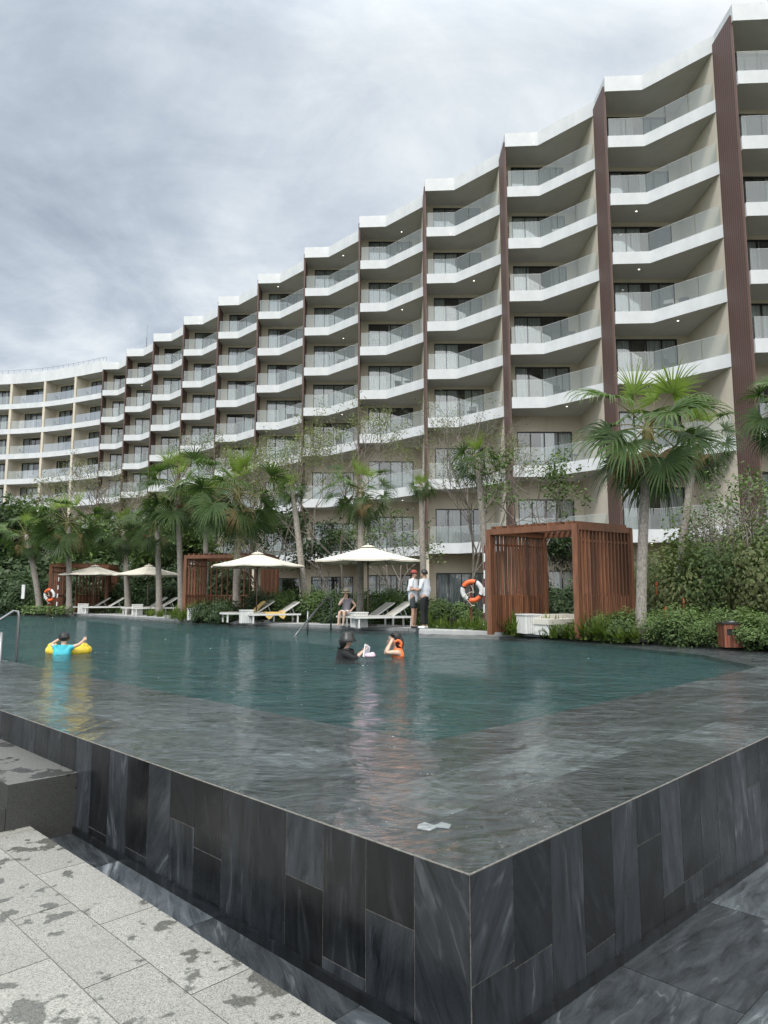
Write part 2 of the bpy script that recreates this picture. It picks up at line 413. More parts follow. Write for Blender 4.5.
# far shelf as a strip between the deep edge and the coping
A_ = [dp[1], dp[1], dp[2], dp[3], dp[4]] + dp[5:5+len(far[4:])-0][:len(far[5:])+1]
B_ = [pl(SW, LR), far[1], far[2], far[3], far[4]] + far[5:]
for i in range(min(len(A_), len(B_)) - 1):
    a, b, c, d = A_[i], A_[i+1], B_[i+1], B_[i]
    pts = [(a.x, a.y), (b.x, b.y), (c.x, c.y), (d.x, d.y)]
    if i == 0: pts = [(a.x, a.y), (c.x, c.y), (d.x, d.y)]
    m.quad([(x, y, SZ-.004) for x, y in pts], 0, .5)
m.quad([(*dp[1], SZ-.005), (*pl(SW, LR), SZ-.005), (*pl(SW, 9), SZ-.005)], 0, .5)
tag(m.build('pool_far_shelf', M['shelf']), None, None, None, 'structure')

# pool walls: dark marble tiles over grout, standing on the trough floor
WT = -.003
def wallseg(mb, gr, org, dirv, L, depth0, depth1, outn, start=0.0):
    s = start; k = 0
    while s < L:
        w = .295; d = depth0 + (depth1 - depth0) * min(1, s / L)
        near = s < 9
        o = Vector((org.x + dirv.x*s, org.y + dirv.y*s, WT)) + outn * (.003)
        cuts = [0]
        r = rnd.random()
        if r < .3: cuts.append(rnd.uniform(.2, .32))
        elif r < .6: cuts.append(rnd.uniform(.36, .5))
        elif r < .7: cuts += [.6]
        cuts.append(d)
        for a, b in zip(cuts, cuts[1:]):
            tile(mb, o - UP * b, dirv, UP, w, b - a, gap=.0045)
        s += w; k += 1
    a = Vector((org.x, org.y, WT - .002)); b = a + dirv * L
    gr.quad([a, b, b - UP * (depth1 + .3), a - UP * (depth0 + .3)], 0)
no1 = Vector((-E2.x, -E2.y, 0)); no2 = Vector((-E1.x, -E1.y, 0))
tr0, tr1 = .70, .86
m = MB(); g = MB()
wallseg(m, g, C0 , E1v, LL, .70, .70, no1)
wallseg(m, g, C0 , E2v, LR, .70, 1.30, no2)
pw = empty('pool_wall', (0, 0, 0)); tag(pw, 'raised pool wall clad in dark veined marble tiles', 'pool wall')
m.build('tile_cladding', M['marble'], pw); g.build('grout', M['grout'], pw)
m = MB()                                  # low skirting at the foot of the wall and thin pale rim
fz = lambda s: -.70 - .045 * max(0, s) 
for (dv, nn, L, fl) in ((E1v, no1, LL, 0), (E2v, no2, LR, 1)):
    a = Vector((C0.x, C0.y, 0)) + nn * .012 ; b = a + dv * L
    za, zb = -.70, (fz(LR) if fl else -.70)
    m.obox(a + UP * (za + .02), b + UP * (zb + .02), .022, .05, 0, .3)
m.build('skirting', M['marble'], pw)
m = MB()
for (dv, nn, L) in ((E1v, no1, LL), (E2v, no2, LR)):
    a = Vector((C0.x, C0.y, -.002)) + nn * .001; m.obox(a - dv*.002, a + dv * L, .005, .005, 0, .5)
m.build('pale_rim', M['grout_light'], pw)  # thin strip along the wall's top edge, paler than the tiles

# trough floors
m = MB(); s = 0; row = 0
for row in range(3):
    s = -3.0 + (row % 2) * .6
    while s < 30:
        o = C0 + E1 * s - E2 * (.6 * (row + 1)); tile(m, (o.x, o.y, -.704), E1v, E2v, 1.2, .6, rot=True); s += 1.2
tag(m.build('trough_floor', M['marble_floor']), None, None, None, 'structure')
slope = Vector((E2.x, E2.y, -.045))
m = MB()
for row in range(12):
    s = -.0 - (row % 2) * .5
    while s < LR + 3:
        o = C0 + E2 * s - E1 * (.6 * (row + 1)) ; z0 = -.702 - .045 * s
        tile(m, (o.x, o.y, z0), slope, E1v, 1.2, .6, rot=True, gap=.004); s += 1.2
tag(m.build('lower_floor', M['marble_floor']), None, None, None, 'structure')
m = MB()
o = C0 - E2*3 + E1*40; q = C0 - E2*3 - E1*9; q2 = C0 + E2*0 - E1*9; q3 = C0 + E2*0 + E1*40
m.quad([(o.x, o.y, -.709), (q.x, q.y, -.709), (q2.x, q2.y, -.709), (q3.x, q3.y, -.709)])
a = C0 - E1*9; b = C0 + E2*20 - E1*9; c_ = C0 + E2*20; 
m.quad([(a.x, a.y, -.712), (b.x, b.y, -.712-.9), (c_.x, c_.y, -.712-.9), (C0.x, C0.y, -.712)])
tag(m.build('lower_floor_bed', M['grout']), None, None, None, 'structure')

def stain(px, py, z, pts, tilt=0):
    v = (512 - py) / F; yc = CP - SP * v; zz = SP + CP * v; tt = (z - H) / zz; cx, cy = (px - 384) / F * tt, yc * tt
    mm = MB(); mm.quad([(cx + a*1.4, cy + b*2.0, z - tilt) for a, b in pts]); tag(mm.build('calcite_patch', M['calcite']), None, None, None, 'structure')
M['calcite'] = plain('calcite', (.62, .64, .66), .4, var=.2, scale=20)
stain(434, 826, SZ + .004, [(-.06, -.02), (-.02, -.035), (.01, -.01), (.05, -.02), (.062, .012), (.03, .03), (.0, .008), (-.03, .03), (-.055, .012)])
stain(690, 1000, -.702 - .045*1.6 + .006, [(-.13, .05), (-.10, -.01), (-.05, -.05), (.0, -.04), (.06, -.05), (.12, -.035), (.06, -.015), (.0, .0), (-.06, -.01), (-.085, .05)])
# granite deck on the left: the camera stands above it
GZ = -.58
m = MB()
def G(px, py, z=GZ):
    v = (512 - py) / F; yc = CP - SP * v; zz = SP + CP * v; tt = (z - H) / zz
    return Vector(((px - 384) / F * tt, yc * tt))
e0 = G(30, 825)                            # a point on the deck's edge
perp = (e0 - C0).dot(-E2)                  # distance of the deck's edge from the wall
OFF = perp
for row in range(18):
    hgt = .302
    s = -8.0 + (row * .37) % .9
    while s < 9:
        w = .9
        o = C0 + E1 * s - E2 * (OFF + hgt * (row + 1))
        s0 = s
        mxs = (e0 - C0).dot(E1) + 4
        tile(m, (o.x, o.y, GZ), E1v, E2v, w, hgt, gap=.005); s += w
tag(m.build('granite_paving', M['granite']), None, None, None, 'structure')
m = MB()
a = C0 + E1*-8 - E2*OFF; b = C0 + E1*9 - E2*OFF; c_ = C0 + E1*9 - E2*(OFF+6); d = C0 + E1*-8 - E2*(OFF+6)
m.prism([tuple(d), tuple(a), tuple(b), tuple(c_)], -1.2, GZ - .004)
tag(m.build('granite_paving_bed', M['grout_light']), None, None, None, 'structure')

# granite step block against the wall
tb = (Vector((-2.37, 5.55)) - C0).dot(E1)
def bl(t, s): return tuple(C0 + E1 * t - E2 * s)
st = empty('granite_steps', (*bl(tb, .2), -.7)); tag(st, 'speckled dark granite steps beside the pool wall', 'steps')
def part_prism(name, poly, z0, z1, mats, parent, mt=None, bevel=.006):
    mm = MB(); o = parent.location; mm.prism([(x - o.x, y - o.y) for x, y in poly], z0 - o.z, z1 - o.z, 0, mt=mt); return mm.build(name, mats, parent, bevel=bevel)
W0 = .004
part_prism('side_block', [bl(tb, W0), bl(tb + 2.2, W0), bl(tb + 2.2, .50), bl(tb, .50)], -.72, -.26, [M['granite_wet'], M['granite_top']], st, 1)
part_prism('side_block', [bl(tb + 2.204, W0), bl(tb + 12, W0), bl(tb + 12, .50), bl(tb+2.204, .50)], -.72, -.262, [M['granite_wet'], M['granite_top']], st, 1)
part_prism('lower_tread', [bl(tb+.004, .504), bl(tb + .36, .504), bl(tb + .36, 3.5), bl(tb+.004, 3.5)], -.72, -.425, [M['granite_wet'], M['granite_top']], st, 1)
part_prism('upper_tread', [bl(tb + .364, .504), bl(tb + 12, .504), bl(tb + 12, 3.5), bl(tb + .364, 3.5)], -.72, -.266, [M['granite_wet'], M['granite_top']], st, 1)

# ------------------------------------------------------------------ ground beyond the pool
m = MB()
gp = [(p.x, p.y) for p in far] + [(-60, 66), (-400, 300), (-400, 900), (600, 900), (600, 12), (10.2, 12.0)]
m.quad([(x, y, .04) for x, y in gp][::-1])
tag(m.build('garden_ground', M['soil']), None, None, None, 'structure')
m = MB(); m.quad([(-900, -900, -1.6), (900, -900, -1.6), (900, 1500, -1.6), (-900, 1500, -1.6)])
tag(m.build('ground', M['lawn_far']), None, None, None, 'structure')
# stone deck along the far side with its coping
deck_in = far[3:]
m = MB()
dk = [p for p in far[4:]]
bk = [Vector((3.2, 22.3)), Vector((1.9, 24.8)), Vector((-1.5, 29.2)), Vector((-7.2, 34.5)), Vector((-14.0, 43.0)), Vector((-23.0, 50.5)), Vector((-38.0, 60.0))]
for i in range(len(dk)-1):
    m.quad([(dk[i].x, dk[i].y, .085), (dk[i+1].x, dk[i+1].y, .085), (bk[i+1].x, bk[i+1].y, .085), (bk[i].x, bk[i].y, .085)][::-1])
tag(m.build('sun_deck', M['deck']), None, None, None, 'structure')
m = MB()
for a, b in zip(far, far[1:]):
    m.obox((a.x, a.y, .02), (b.x, b.y, .02), .16, .12)
tag(m.build('pool_kerb', M['coping'], bevel=.01), None, None, None, 'structure')
m = MB(); m.prism([(1.0, 20.2), (3.75, 19.0), (4.05, 19.55), (1.1, 21.4)], -.3, .10)
tag(m.build('stone_ledge', M['deck'], bevel=.015), None, None, None, 'structure')
m = MB(); ca = Vector((X(505, 19.6), 18.9)); cb = Vector((X(545, 18.9), 18.0)); 
m.prism([tuple(ca), tuple(cb), (cb.x + 1.2, cb.y + 1.6), (ca.x + 1.0, ca.y + 1.6)], .02, .11)
tag(m.build('cabana_floor', M['deck']), None, None, None, 'structure')

# ------------------------------------------------------------------ hotel, stepped wing
LV = [25.65, 22.35, 19.05, 15.78, 12.55, 8.5, 4.37]
BP = Vector((16.64, 30.08)); ST = Vector((-4.604, 4.679)); NB = 12
hotel = empty('hotel_building', (BP.x, BP.y, 0)); tag(hotel, 'curved white and beige hotel with stepped zigzag balconies and brown fins', 'hotel')
def hb(mb_name, mb, mats, bx, by, bz, parent=hotel, smooth=False):
    o = mb.build(mb_name, mats, parent, smooth); o.location = (bx - BP.x, by - BP.y, bz); return o
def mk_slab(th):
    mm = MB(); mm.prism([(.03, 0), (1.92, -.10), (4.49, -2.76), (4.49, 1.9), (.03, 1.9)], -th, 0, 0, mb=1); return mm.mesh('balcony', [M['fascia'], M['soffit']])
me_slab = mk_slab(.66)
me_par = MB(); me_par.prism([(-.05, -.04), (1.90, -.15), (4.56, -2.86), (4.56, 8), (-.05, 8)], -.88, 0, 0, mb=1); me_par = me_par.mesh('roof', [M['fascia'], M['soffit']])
def mk_rail():
    mm = MB(); y = .05
    pts = [(.10, .10), (1.94, 0.0), (4.44, -2.62)]
    segs = [(pts[0], pts[1], 2), (pts[1], pts[2], 3)]
    for a, b, k in segs:
        for i in range(k):
            p = [a[j] + (b[j]-a[j]) * (i/k + .004) for j in (0, 1)]; q = [a[j] + (b[j]-a[j]) * ((i+1)/k - .004) for j in (0, 1)]
            mm.quad([(p[0], p[1], 0), (q[0], q[1], 0), (q[0], q[1], 1.05), (p[0], p[1], 1.05)], 0)
            mm.obox((p[0], p[1], 1.055), (q[0], q[1], 1.055), .02, .012, 1)
    mm.quad([(.10, .1, 0), (.10, 1.0, 0), (.10, 1.0, 1.05), (.10, .1, 1.05)], 0)
    return mm.mesh('railing', [M['railing_glass'], M['white_frame']])
me_rail = mk_rail()
WX0, WX1, WH = .60, 3.95, 2.42
def mk_window(wx0, wx1, wh):
    mm = MB(); w = .07; y0, y1 = 1.80, 1.88
    mm.box(wx0, wx1, y0, y1, wh - w, wh); mm.box(wx0, wx0 + w, y0, y1, 0, wh - w); mm.box(wx1 - w, wx1, y0, y1, 0, wh - w); mm.box(wx0 + w, wx1 - w, y0, y1, 0.0, .05)
    k = 4
    for i in range(1, k):
        x = wx0 + (wx1 - wx0) * i / k; mm.box(x - .03, x + .03, y0, y1, .05, wh - w)
    return mm.mesh('window', M['frame_dark'])
def mk_pane(wx0, wx1, wh):
    mm = MB(); mm.quad([(wx0, 1.845, .02), (wx1, 1.845, .02), (wx1, 1.845, wh - .03), (wx0, 1.845, wh - .03)]); return mm.mesh('pane', M['pane'])
me_win = mk_window(WX0, WX1, WH); me_pane = mk_pane(WX0, WX1, WH)
def mk_curtain(wx0, wx1, wh, spans):
    mm = MB()
    for a, b in spans:
        xa = wx0 + (wx1-wx0)*a; xb = wx0 + (wx1-wx0)*b; n = max(4, int((xb-xa) / .035))
        for i in range(n):
            x0 = xa + (xb-xa)*i/n; x1 = xa + (xb-xa)*(i+1)/n
            f0 = .03*math.sin(x0*42) + .02*math.sin(x0*17); f1 = .03*math.sin(x1*42) + .02*math.sin(x1*17)
            mm.quad([(x0, 1.94+f0, .03), (x1, 1.94+f1, .03), (x1, 1.94+f1, wh), (x0, 1.94+f0, wh)])
    return mm.mesh('curtain', M['curtain'])
SP_ = [[(.0, .95)], [(0, .46), (.62, 1)], [(0, .3), (.72, 1)], [(.02, .5)], [(0, 1)], [(.45, 1)], [(0, .22), (.5, .98)]]
me_curt = [mk_curtain(WX0, WX1, WH, s) for s in SP_]
floors = LV + [.12]
me_lamp = MB(); me_lamp.lathe([(0, -.012), (.05, -.012), (.05, 0)], 0, 0, 10); me_lamp = me_lamp.mesh('ceiling_light', M['lamp'])
walls = MB()
def wq(x0, x1, z0, z1, y=1.75):
    walls.quad([(bx+x0-BP.x, by+y-BP.y, z0), (bx+x1-BP.x, by+y-BP.y, z0), (bx+x1-BP.x, by+y-BP.y, z1), (bx+x0-BP.x, by+y-BP.y, z1)], 0)
for b in range(NB):
    P = BP + ST * b; bx, by = P.x, P.y
    o = link(bpy.data.objects.new('roof', me_par), hotel); o.location = (bx - BP.x, by - BP.y, 29.1)
    prev_bottom = 29.1 - .88
    for li, z in enumerate(floors):
        top = prev_bottom
        if li < 7:
            o = link(bpy.data.objects.new('balcony', me_slab), hotel); o.location = (bx - BP.x, by - BP.y, z)
            r_ = link(bpy.data.objects.new('railing', me_rail), o)
            fz0 = z
        else: fz0 = z
        low = li >= 5
        wx0 = WX0; dx = 0
        w = link(bpy.data.objects.new('window', me_win), hotel); w.location = (bx - BP.x + dx, by - BP.y, fz0 + .002)
        link(bpy.data.objects.new('pane', me_pane), w); link(bpy.data.objects.new('curtain', rnd.choice(me_curt)), w)
        # wall round the opening
        wq(0.0, WX0, fz0, top); wq(WX1, 4.55, fz0, top); wq(WX0, WX1, fz0 + WH, top)
        # reveal
        for x in (WX0, WX1):
            walls.quad([(bx+x-BP.x, by+1.75-BP.y, fz0), (bx+x-BP.x, by+1.95-BP.y, fz0), (bx+x-BP.x, by+1.95-BP.y, fz0+WH), (bx+x-BP.x, by+1.75-BP.y, fz0+WH)], 0)
        walls.quad([(bx+WX0-BP.x, by+1.75-BP.y, fz0+WH), (bx+WX1-BP.x, by+1.75-BP.y, fz0+WH), (bx+WX1-BP.x, by+1.95-BP.y, fz0+WH), (bx+WX0-BP.x, by+1.95-BP.y, fz0+WH)], 0)
        # inner column beside the divider
        if rnd.random() < .28:
            l_ = link(bpy.data.objects.new('ceiling_light', me_lamp), hotel); l_.location = (bx - BP.x + rnd.choice((1.6, 3.1)), by - BP.y + rnd.choice((.6, -.4)), top - .002)
        prev_bottom = z - .66
    # dark interior seals
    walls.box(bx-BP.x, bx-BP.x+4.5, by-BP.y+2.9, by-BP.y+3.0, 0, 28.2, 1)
    # divider wall, beige at the back, and the brown fin at its front
    walls.box(bx-BP.x+4.495, bx-BP.x+4.60, by-BP.y-2.776, by-BP.y+3.2, 0, 28.3, 0)
    walls.box(bx-BP.x+4.50, bx-BP.x+4.66, by-BP.y-4.3, by-BP.y-2.604, 0, 4.35, 0)
    fm = MB(); fm.box(0, .13, -4.58, -2.78, 4.0, 28.62)
    fo = fm.build('fin', M['fin'], hotel, bevel=.01); fo.location = (bx - BP.x + 4.48, by - BP.y, 0)
P = BP + ST * NB; bx, by = P.x, P.y
fm = MB(); fm.box(0, .13, -4.58, -2.78, 4.0, 28.62); fo = fm.build('fin', M['fin'], hotel); fo.location = (bx - BP.x + 4.48, by - BP.y, 0)
walls.box(bx-BP.x+4.495, bx-BP.x+4.60, by-BP.y-2.776, by-BP.y+3.2, 0, 28.3, 0)
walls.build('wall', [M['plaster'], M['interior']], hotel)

# ------------------------------------------------------------------ hotel, smooth curved end
cw = [Vector(p) for p in ((-34.35, 82.55), (-38.75, 84.7), (-43.5, 86.6), (-48.4, 87.75), (-53.4, 88.3), (-58.5, 88.2), (-63.5, 87.5))]
wing = empty('hotel_wing', (cw[0].x, cw[0].y, 0)); tag(wing, 'far curved end of the hotel with long white balcony bands and beige dividers', 'hotel')
W0_ = Vector((cw[0].x, cw[0].y))
def spl(t):                                # smooth curve through the room corners
    i = min(len(cw)-2, max(0, int(t))); u = t - i
    p0 = cw[max(0, i-1)]; p1 = cw[i]; p2 = cw[i+1]; p3 = cw[min(len(cw)-1, i+2)]
    return .5 * ((2*p1) + (-p0+p2)*u + (2*p0-5*p1+4*p2-p3)*u*u + (-p0+3*p1-3*p2+p3)*u**3)
def nrm(t):
    d = (spl(min(len(cw)-1.001, t+.05)) - spl(max(0, t-.05))).normalized(); return Vector((d.y, -d.x)) * -1 if d.x > 0 else Vector((d.y, -d.x))
def bandpoly(t0, t1, k, d0, d1):
    a = [spl(t0 + (t1-t0)*i/k) + nrm(t0 + (t1-t0)*i/k) * d0 - W0_ for i in range(k+1)]
    b = [spl(t0 + (t1-t0)*i/k) + nrm(t0 + (t1-t0)*i/k) * d1 - W0_ for i in range(k+1)]
    return a, b
def band(mb, t0, t1, k, d0, d1, z0, z1, m=0, mb_=None):
    a, b = bandpoly(t0, t1, k, d0, d1)
    for i in range(k):
        mb.prism([tuple(a[i+1]), tuple(a[i]), tuple(b[i]), tuple(b[i+1])][::1], z0, z1, m, mb=mb_)
TM = len(cw) - 1.001
# nrm must point away from the viewer (towards +y)
_s = 1 if nrm(2).y > 0 else -1
_on = nrm
nrm = lambda t: _on(t) * _s
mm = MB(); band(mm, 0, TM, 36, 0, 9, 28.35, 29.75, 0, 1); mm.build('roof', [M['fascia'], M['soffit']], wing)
mm = MB()
for i in range(37):
    p = spl(TM*i/36) + nrm(TM*i/36)*.3 - W0_; mm.obox((p.x, p.y, 29.75), (p.x, p.y, 30.25), .03, .03)
    if i: mm.obox((q.x, q.y, 30.25), (p.x, p.y, 30.25), .03, .03)
    q = p
mm.build('roof_railing', M['steel'], wing)
prev = 28.35
for li, z in enumerate(floors):
    if li < 7:
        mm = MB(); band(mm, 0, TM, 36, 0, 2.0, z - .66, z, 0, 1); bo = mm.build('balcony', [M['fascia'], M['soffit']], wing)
        mm = MB()
        for r in range(6):
            a, b = bandpoly(r + .06, min(TM, r + .94), 4, .08, .1)
            for i in range(4):
                mm.quad([(a[i].x, a[i].y, z), (a[i+1].x, a[i+1].y, z), (a[i+1].x, a[i+1].y, z+1.05), (a[i].x, a[i].y, z+1.05)], 0)
        mm.build('railing', M['railing_glass'], bo)
    for r in range(6):
        a = spl(r); b = spl(min(TM, r+1)); d = (a - b); L = d.length; d.normalize(); ang = math.atan2(d.y, d.x)
        w = link(bpy.data.objects.new('window', me_win), wing); nn = nrm(r + .5); o2 = b - W0_ + nn * .15
        w.location = (o2.x, o2.y, z + .002); w.rotation_euler = (0, 0, ang)
        link(bpy.data.objects.new('pane', me_pane), w); link(bpy.data.objects.new('curtain', rnd.choice(me_curt)), w)
        w.scale = (L / 4.75, 1, 1)
    prev = z - .66
mm = MB()
for r in range(7):
    t_ = min(r, TM); a = spl(t_); n2 = nrm(t_); td = Vector((n2.y, -n2.x)) * .17
    A_ = a + n2*.015 - W0_; B_ = a + n2*2.9 - W0_
    mm.prism([tuple(A_-td), tuple(A_+td), tuple(B_+td), tuple(B_-td)], 0, 28.34)
zs = [28.36] + [z for z in floors]
for r in range(6):
    a = spl(r); b = spl(min(TM, r+1)); nn = nrm(r+.5); d = (a-b); L = d.length; d.normalize(); sc = L/4.75
    p = b - W0_ + nn * .15
    def wp(x, y): return p + d * x * sc + nn * y
    prev = 28.35
    for li, z in enumerate(floors):
        for x0, x1, z0, z1 in ((-.1, WX0, z, prev), (WX1, 4.9, z, prev), (WX0, WX1, z+WH, prev)):
            u = wp(x0, 1.76); v = wp(x1, 1.76); mm.quad([(u.x, u.y, z0), (v.x, v.y, z0), (v.x, v.y, z1), (u.x, u.y, z1)], 0)
        prev = z - .66
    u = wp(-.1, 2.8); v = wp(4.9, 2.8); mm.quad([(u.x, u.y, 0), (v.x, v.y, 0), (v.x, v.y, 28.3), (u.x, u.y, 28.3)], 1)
mm.build('wall', [M['plaster'], M['interior']], wing)
# chairs and tables on some balconies
def furn(name, label, loc, rz, parts, group):
    r_ = empty(name, loc, rz); tag(r_, label, name.split('_')[-1], group)
    for nm, me in parts: link(bpy.data.objects.new(nm, me), r_)
    return r_
_c = MB(); _c.box(-.25, .25, -.25, .25, .40, .44); me_seat = _c.mesh('seat', M['black'])
_c = MB(); _c.obox((-.0, .25, .44), (-.0, .33, .86), .5, .03, 0, .5, up=(0, 1, 0)); me_back = _c.mesh('backrest', M['black'])
_c = MB(); _c.box(-.015, .015, -.015, .015, 0, .40); me_leg = _c.mesh('leg', M['black'])
_c = MB(); _c.lathe([(0, .56), (.27, .56), (.27, .53), (0, .53)], 0, 0, 16); me_tt = _c.mesh('table_top', M['black'])
_c = MB(); _c.lathe([(.02, .53), (.02, .03), (.18, .02), (.18, 0)], 0, 0, 12); me_tl = _c.mesh('stand', M['black'])
def chair_at(x, y, z, rz, label):
    r_ = furn('balcony_chair', label, (x, y, z), rz, [('seat', me_seat), ('backrest', me_back)], 'dark chairs on the hotel balconies')
    for sx in (-.22, .22):
        for sy in (-.22, .22): l_ = link(bpy.data.objects.new('leg', me_leg), r_); l_.location = (sx, sy, 0)
FL = ['top', 'second', 'third', 'fourth', 'fifth', 'sixth', 'lowest']; BN = ['half cut off at the right edge', 'nearest complete', 'second nearest', 'third nearest', 'fourth nearest', 'fifth nearest', 'sixth nearest']
for b, li in ((1, 2), (1, 3), (1, 4), (1, 6), (2, 3), (2, 4), (2, 1), (3, 4), (3, 2), (4, 0), (4, 3), (5, 2), (5, 4), (6, 3), (0, 5), (2, 5)):
    P = BP + ST * b
    chair_at(P.x + 2.9, P.y + .2, LV[li] + .002, rnd.uniform(-.6, .6), 'dark chair on the %s balcony of the %s bay' % (FL[li], BN[b]))
    if li % 2: furn('balcony_table', 'round dark table, %s balcony of the %s bay' % (FL[li], BN[b]), (P.x + 3.5, P.y - .3, LV[li] + .002), 0, [('table_top', me_tt), ('stand', me_tl)], 'round dark tables on the hotel balconies')
RN = ['first', 'second', 'third', 'fourth']
for r in range(4):
    for li in range(5):
        if (r + li) % 4 == 3: continue
        q = spl(r + .72) + nrm(r + .72) * .9
        chair_at(q.x, q.y, LV[li] + .002, rnd.uniform(1, 2), 'dark chair, %s balcony row of the curved wing, %s room from the brown fin' % (FL[li], RN[r]))
# mast on the roof
mm = MB(); mm.tube([(0, 0, 0), (0, 0, 2.6)], .05, 6); mm.tube([(-.25, 0, 1.5), (.25, 0, 1.5)], .03, 6); mm.tube([(0, 0, 2.6), (0, 0, 4.2)], .02, 5)
o = mm.build('roof_antenna', M['steel']); Ym = 80.0; o.location = (X(146, Ym, 29), Ym, 29.1); tag(o, 'thin metal antenna mast on the hotel roof', 'antenna')

# ------------------------------------------------------------------ foliage
def rv():
    while True:
        v = Vector((rnd.uniform(-1,1), rnd.uniform(-1,1), rnd.uniform(-1,1)))
        if .05 < v.length < 1: return v
def leafquad(mb, p, size, nrm_, t, asp=.45, m=0):
    a = rv().normalized(); u = (a - nrm_ * a.dot(nrm_)); u = u.normalized() if u.length > .01 else Vector((1,0,0)); v = nrm_.cross(u)
    L = size; W = size * asp
    mb.quad([p - u*L*.5, p + v*W*.5, p + u*L*.5, p - v*W*.5], m, t)
def cloud(mb, c, rad, n, size, m=0, asp=.5, clumps=None, shell=.55, t0=0.0):
    c = Vector(c); cl = []
    k = clumps or max(4, n // 60)
    for i in range(k):
        d = rv(); d = d.normalized() * (shell + (1-shell) * rnd.random() ** .7); cl.append((Vector((d.x*rad[0], d.y*rad[1], d.z*rad[2])), rnd.random()))
    for i in range(n):
        q, tt = rnd.choice(cl); o = rv() * min(rad) * .42
        p = c + q + o
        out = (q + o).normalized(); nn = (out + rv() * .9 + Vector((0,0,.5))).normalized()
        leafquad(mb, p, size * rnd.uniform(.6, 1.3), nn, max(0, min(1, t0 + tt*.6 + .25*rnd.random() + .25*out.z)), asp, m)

def frond_mesh_into(mb, az, el, Lp, Lf, nl, m, tt, droop=1.0):
    ca, sa = math.cos(az), math.sin(az); ce, se = math.cos(el), math.sin(el)
    fwd = Vector((ca*ce, sa*ce, se)); side = Vector((-sa, ca, 0)); upv = side.cross(fwd) * -1
    if upv.z < 0: upv = -upv
    pts = []; p = Vector((0, 0, 0)); d = fwd.copy()
    for i in range(6):
        pts.append(p.copy()); p = p + d * (Lp/5); d = (d + Vector((0, 0, -.07*droop))).normalized()
    mb.tube(pts, [.022, .018, .015, .013, .011, .009], 4, 2, .5, caps=False)
    base = pts[-1]; fwd = (d + Vector((0,0,-.15*droop))).normalized(); side = fwd.cross(Vector((0,0,1))).normalized(); upv = side.cross(fwd)
    roll = rnd.uniform(-.9, .9); side, upv = side*math.cos(roll) + upv*math.sin(roll), upv*math.cos(roll) - side*math.sin(roll)
    for i in range(nl):
        a = (i / (nl-1) - .5) * 2 * 2.1 + rnd.uniform(-.06, .06)
        ld = fwd*math.cos(a) + side*math.sin(a); ld = (ld + upv * (.10 + .22*abs(math.sin(a)))).normalized()
        L = Lf * (1.0 - .30 * (abs(a)/2.25)**2) * rnd.uniform(.78, 1.1)
        ns = 6; q = base.copy(); dd = ld.copy(); prev = None
        w0 = .058 * (Lf / .95)
        for s in range(ns + 1):
            u = s / ns
            wd = w0 * (.25 + 2.0*u) if u < .3 else w0 * (.80 * (1 - (u-.3)/.7) ** .7 + .05)
            sd = dd.cross(upv)
            sd = sd.normalized() if sd.length > .05 else side
            mid = q + upv * (-.25 * wd); cur = (q - sd*wd*.5, mid, q + sd*wd*.5)
            if prev:
                mb.quad([prev[0], prev[1], cur[1], cur[0]], m, tt + rnd.uniform(-.07, .07)); mb.quad([prev[1], prev[2], cur[2], cur[1]], m, tt - .08 + rnd.uniform(-.07, .07))
            prev = cur
            q = q + dd * (L/ns)
            g = (.07 + 1.25 * max(0, u - .22)) * droop * rnd.uniform(.8, 1.2)
            dd = (dd + Vector((0, 0, -g))).normalized()
def crown_mesh(seed, nf=26, Lp=.85, Lf=.95, nl=26, young=3):
    global rnd; keep = rnd; rnd = random.Random(seed)
    mb = MB()
    for i in range(nf):
        f = i / (nf - 1); el = R(78 - 150 * f ** .85) + rnd.uniform(-.12, .12); az = i * 2.39996 + rnd.uniform(-.3, .3)
        yg = i < young
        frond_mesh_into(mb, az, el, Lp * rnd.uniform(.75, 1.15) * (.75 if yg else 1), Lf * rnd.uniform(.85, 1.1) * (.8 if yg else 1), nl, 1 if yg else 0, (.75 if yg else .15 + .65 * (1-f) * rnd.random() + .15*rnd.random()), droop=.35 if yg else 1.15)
    for i in range(3 if nf > 18 else 1):
        frond_mesh_into(mb, rnd.uniform(0, 6.28), R(-62), Lp*.7, Lf*.75, nl, 3, rnd.random(), droop=1.5)
    mb.tube([(0,0,-.35), (0,0,-.1), (0,0,.15)], [.10, .13, .04], 8, 2, .3)
    me = mb.mesh('crown', [M['palm_leaf'], M['palm_young'], M['palm_dry'], M['dead']]); rnd = keep; return me
M['dead'] = leaf('dead_frond', (.12, .085, .04), (.30, .23, .12), .2, .7)
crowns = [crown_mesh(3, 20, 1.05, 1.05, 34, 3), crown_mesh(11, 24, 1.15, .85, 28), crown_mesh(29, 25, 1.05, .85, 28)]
small_crowns = [crown_mesh(5, 15, .7, .85, 22, 4), crown_mesh(8, 17, .65, .85, 22, 5)]
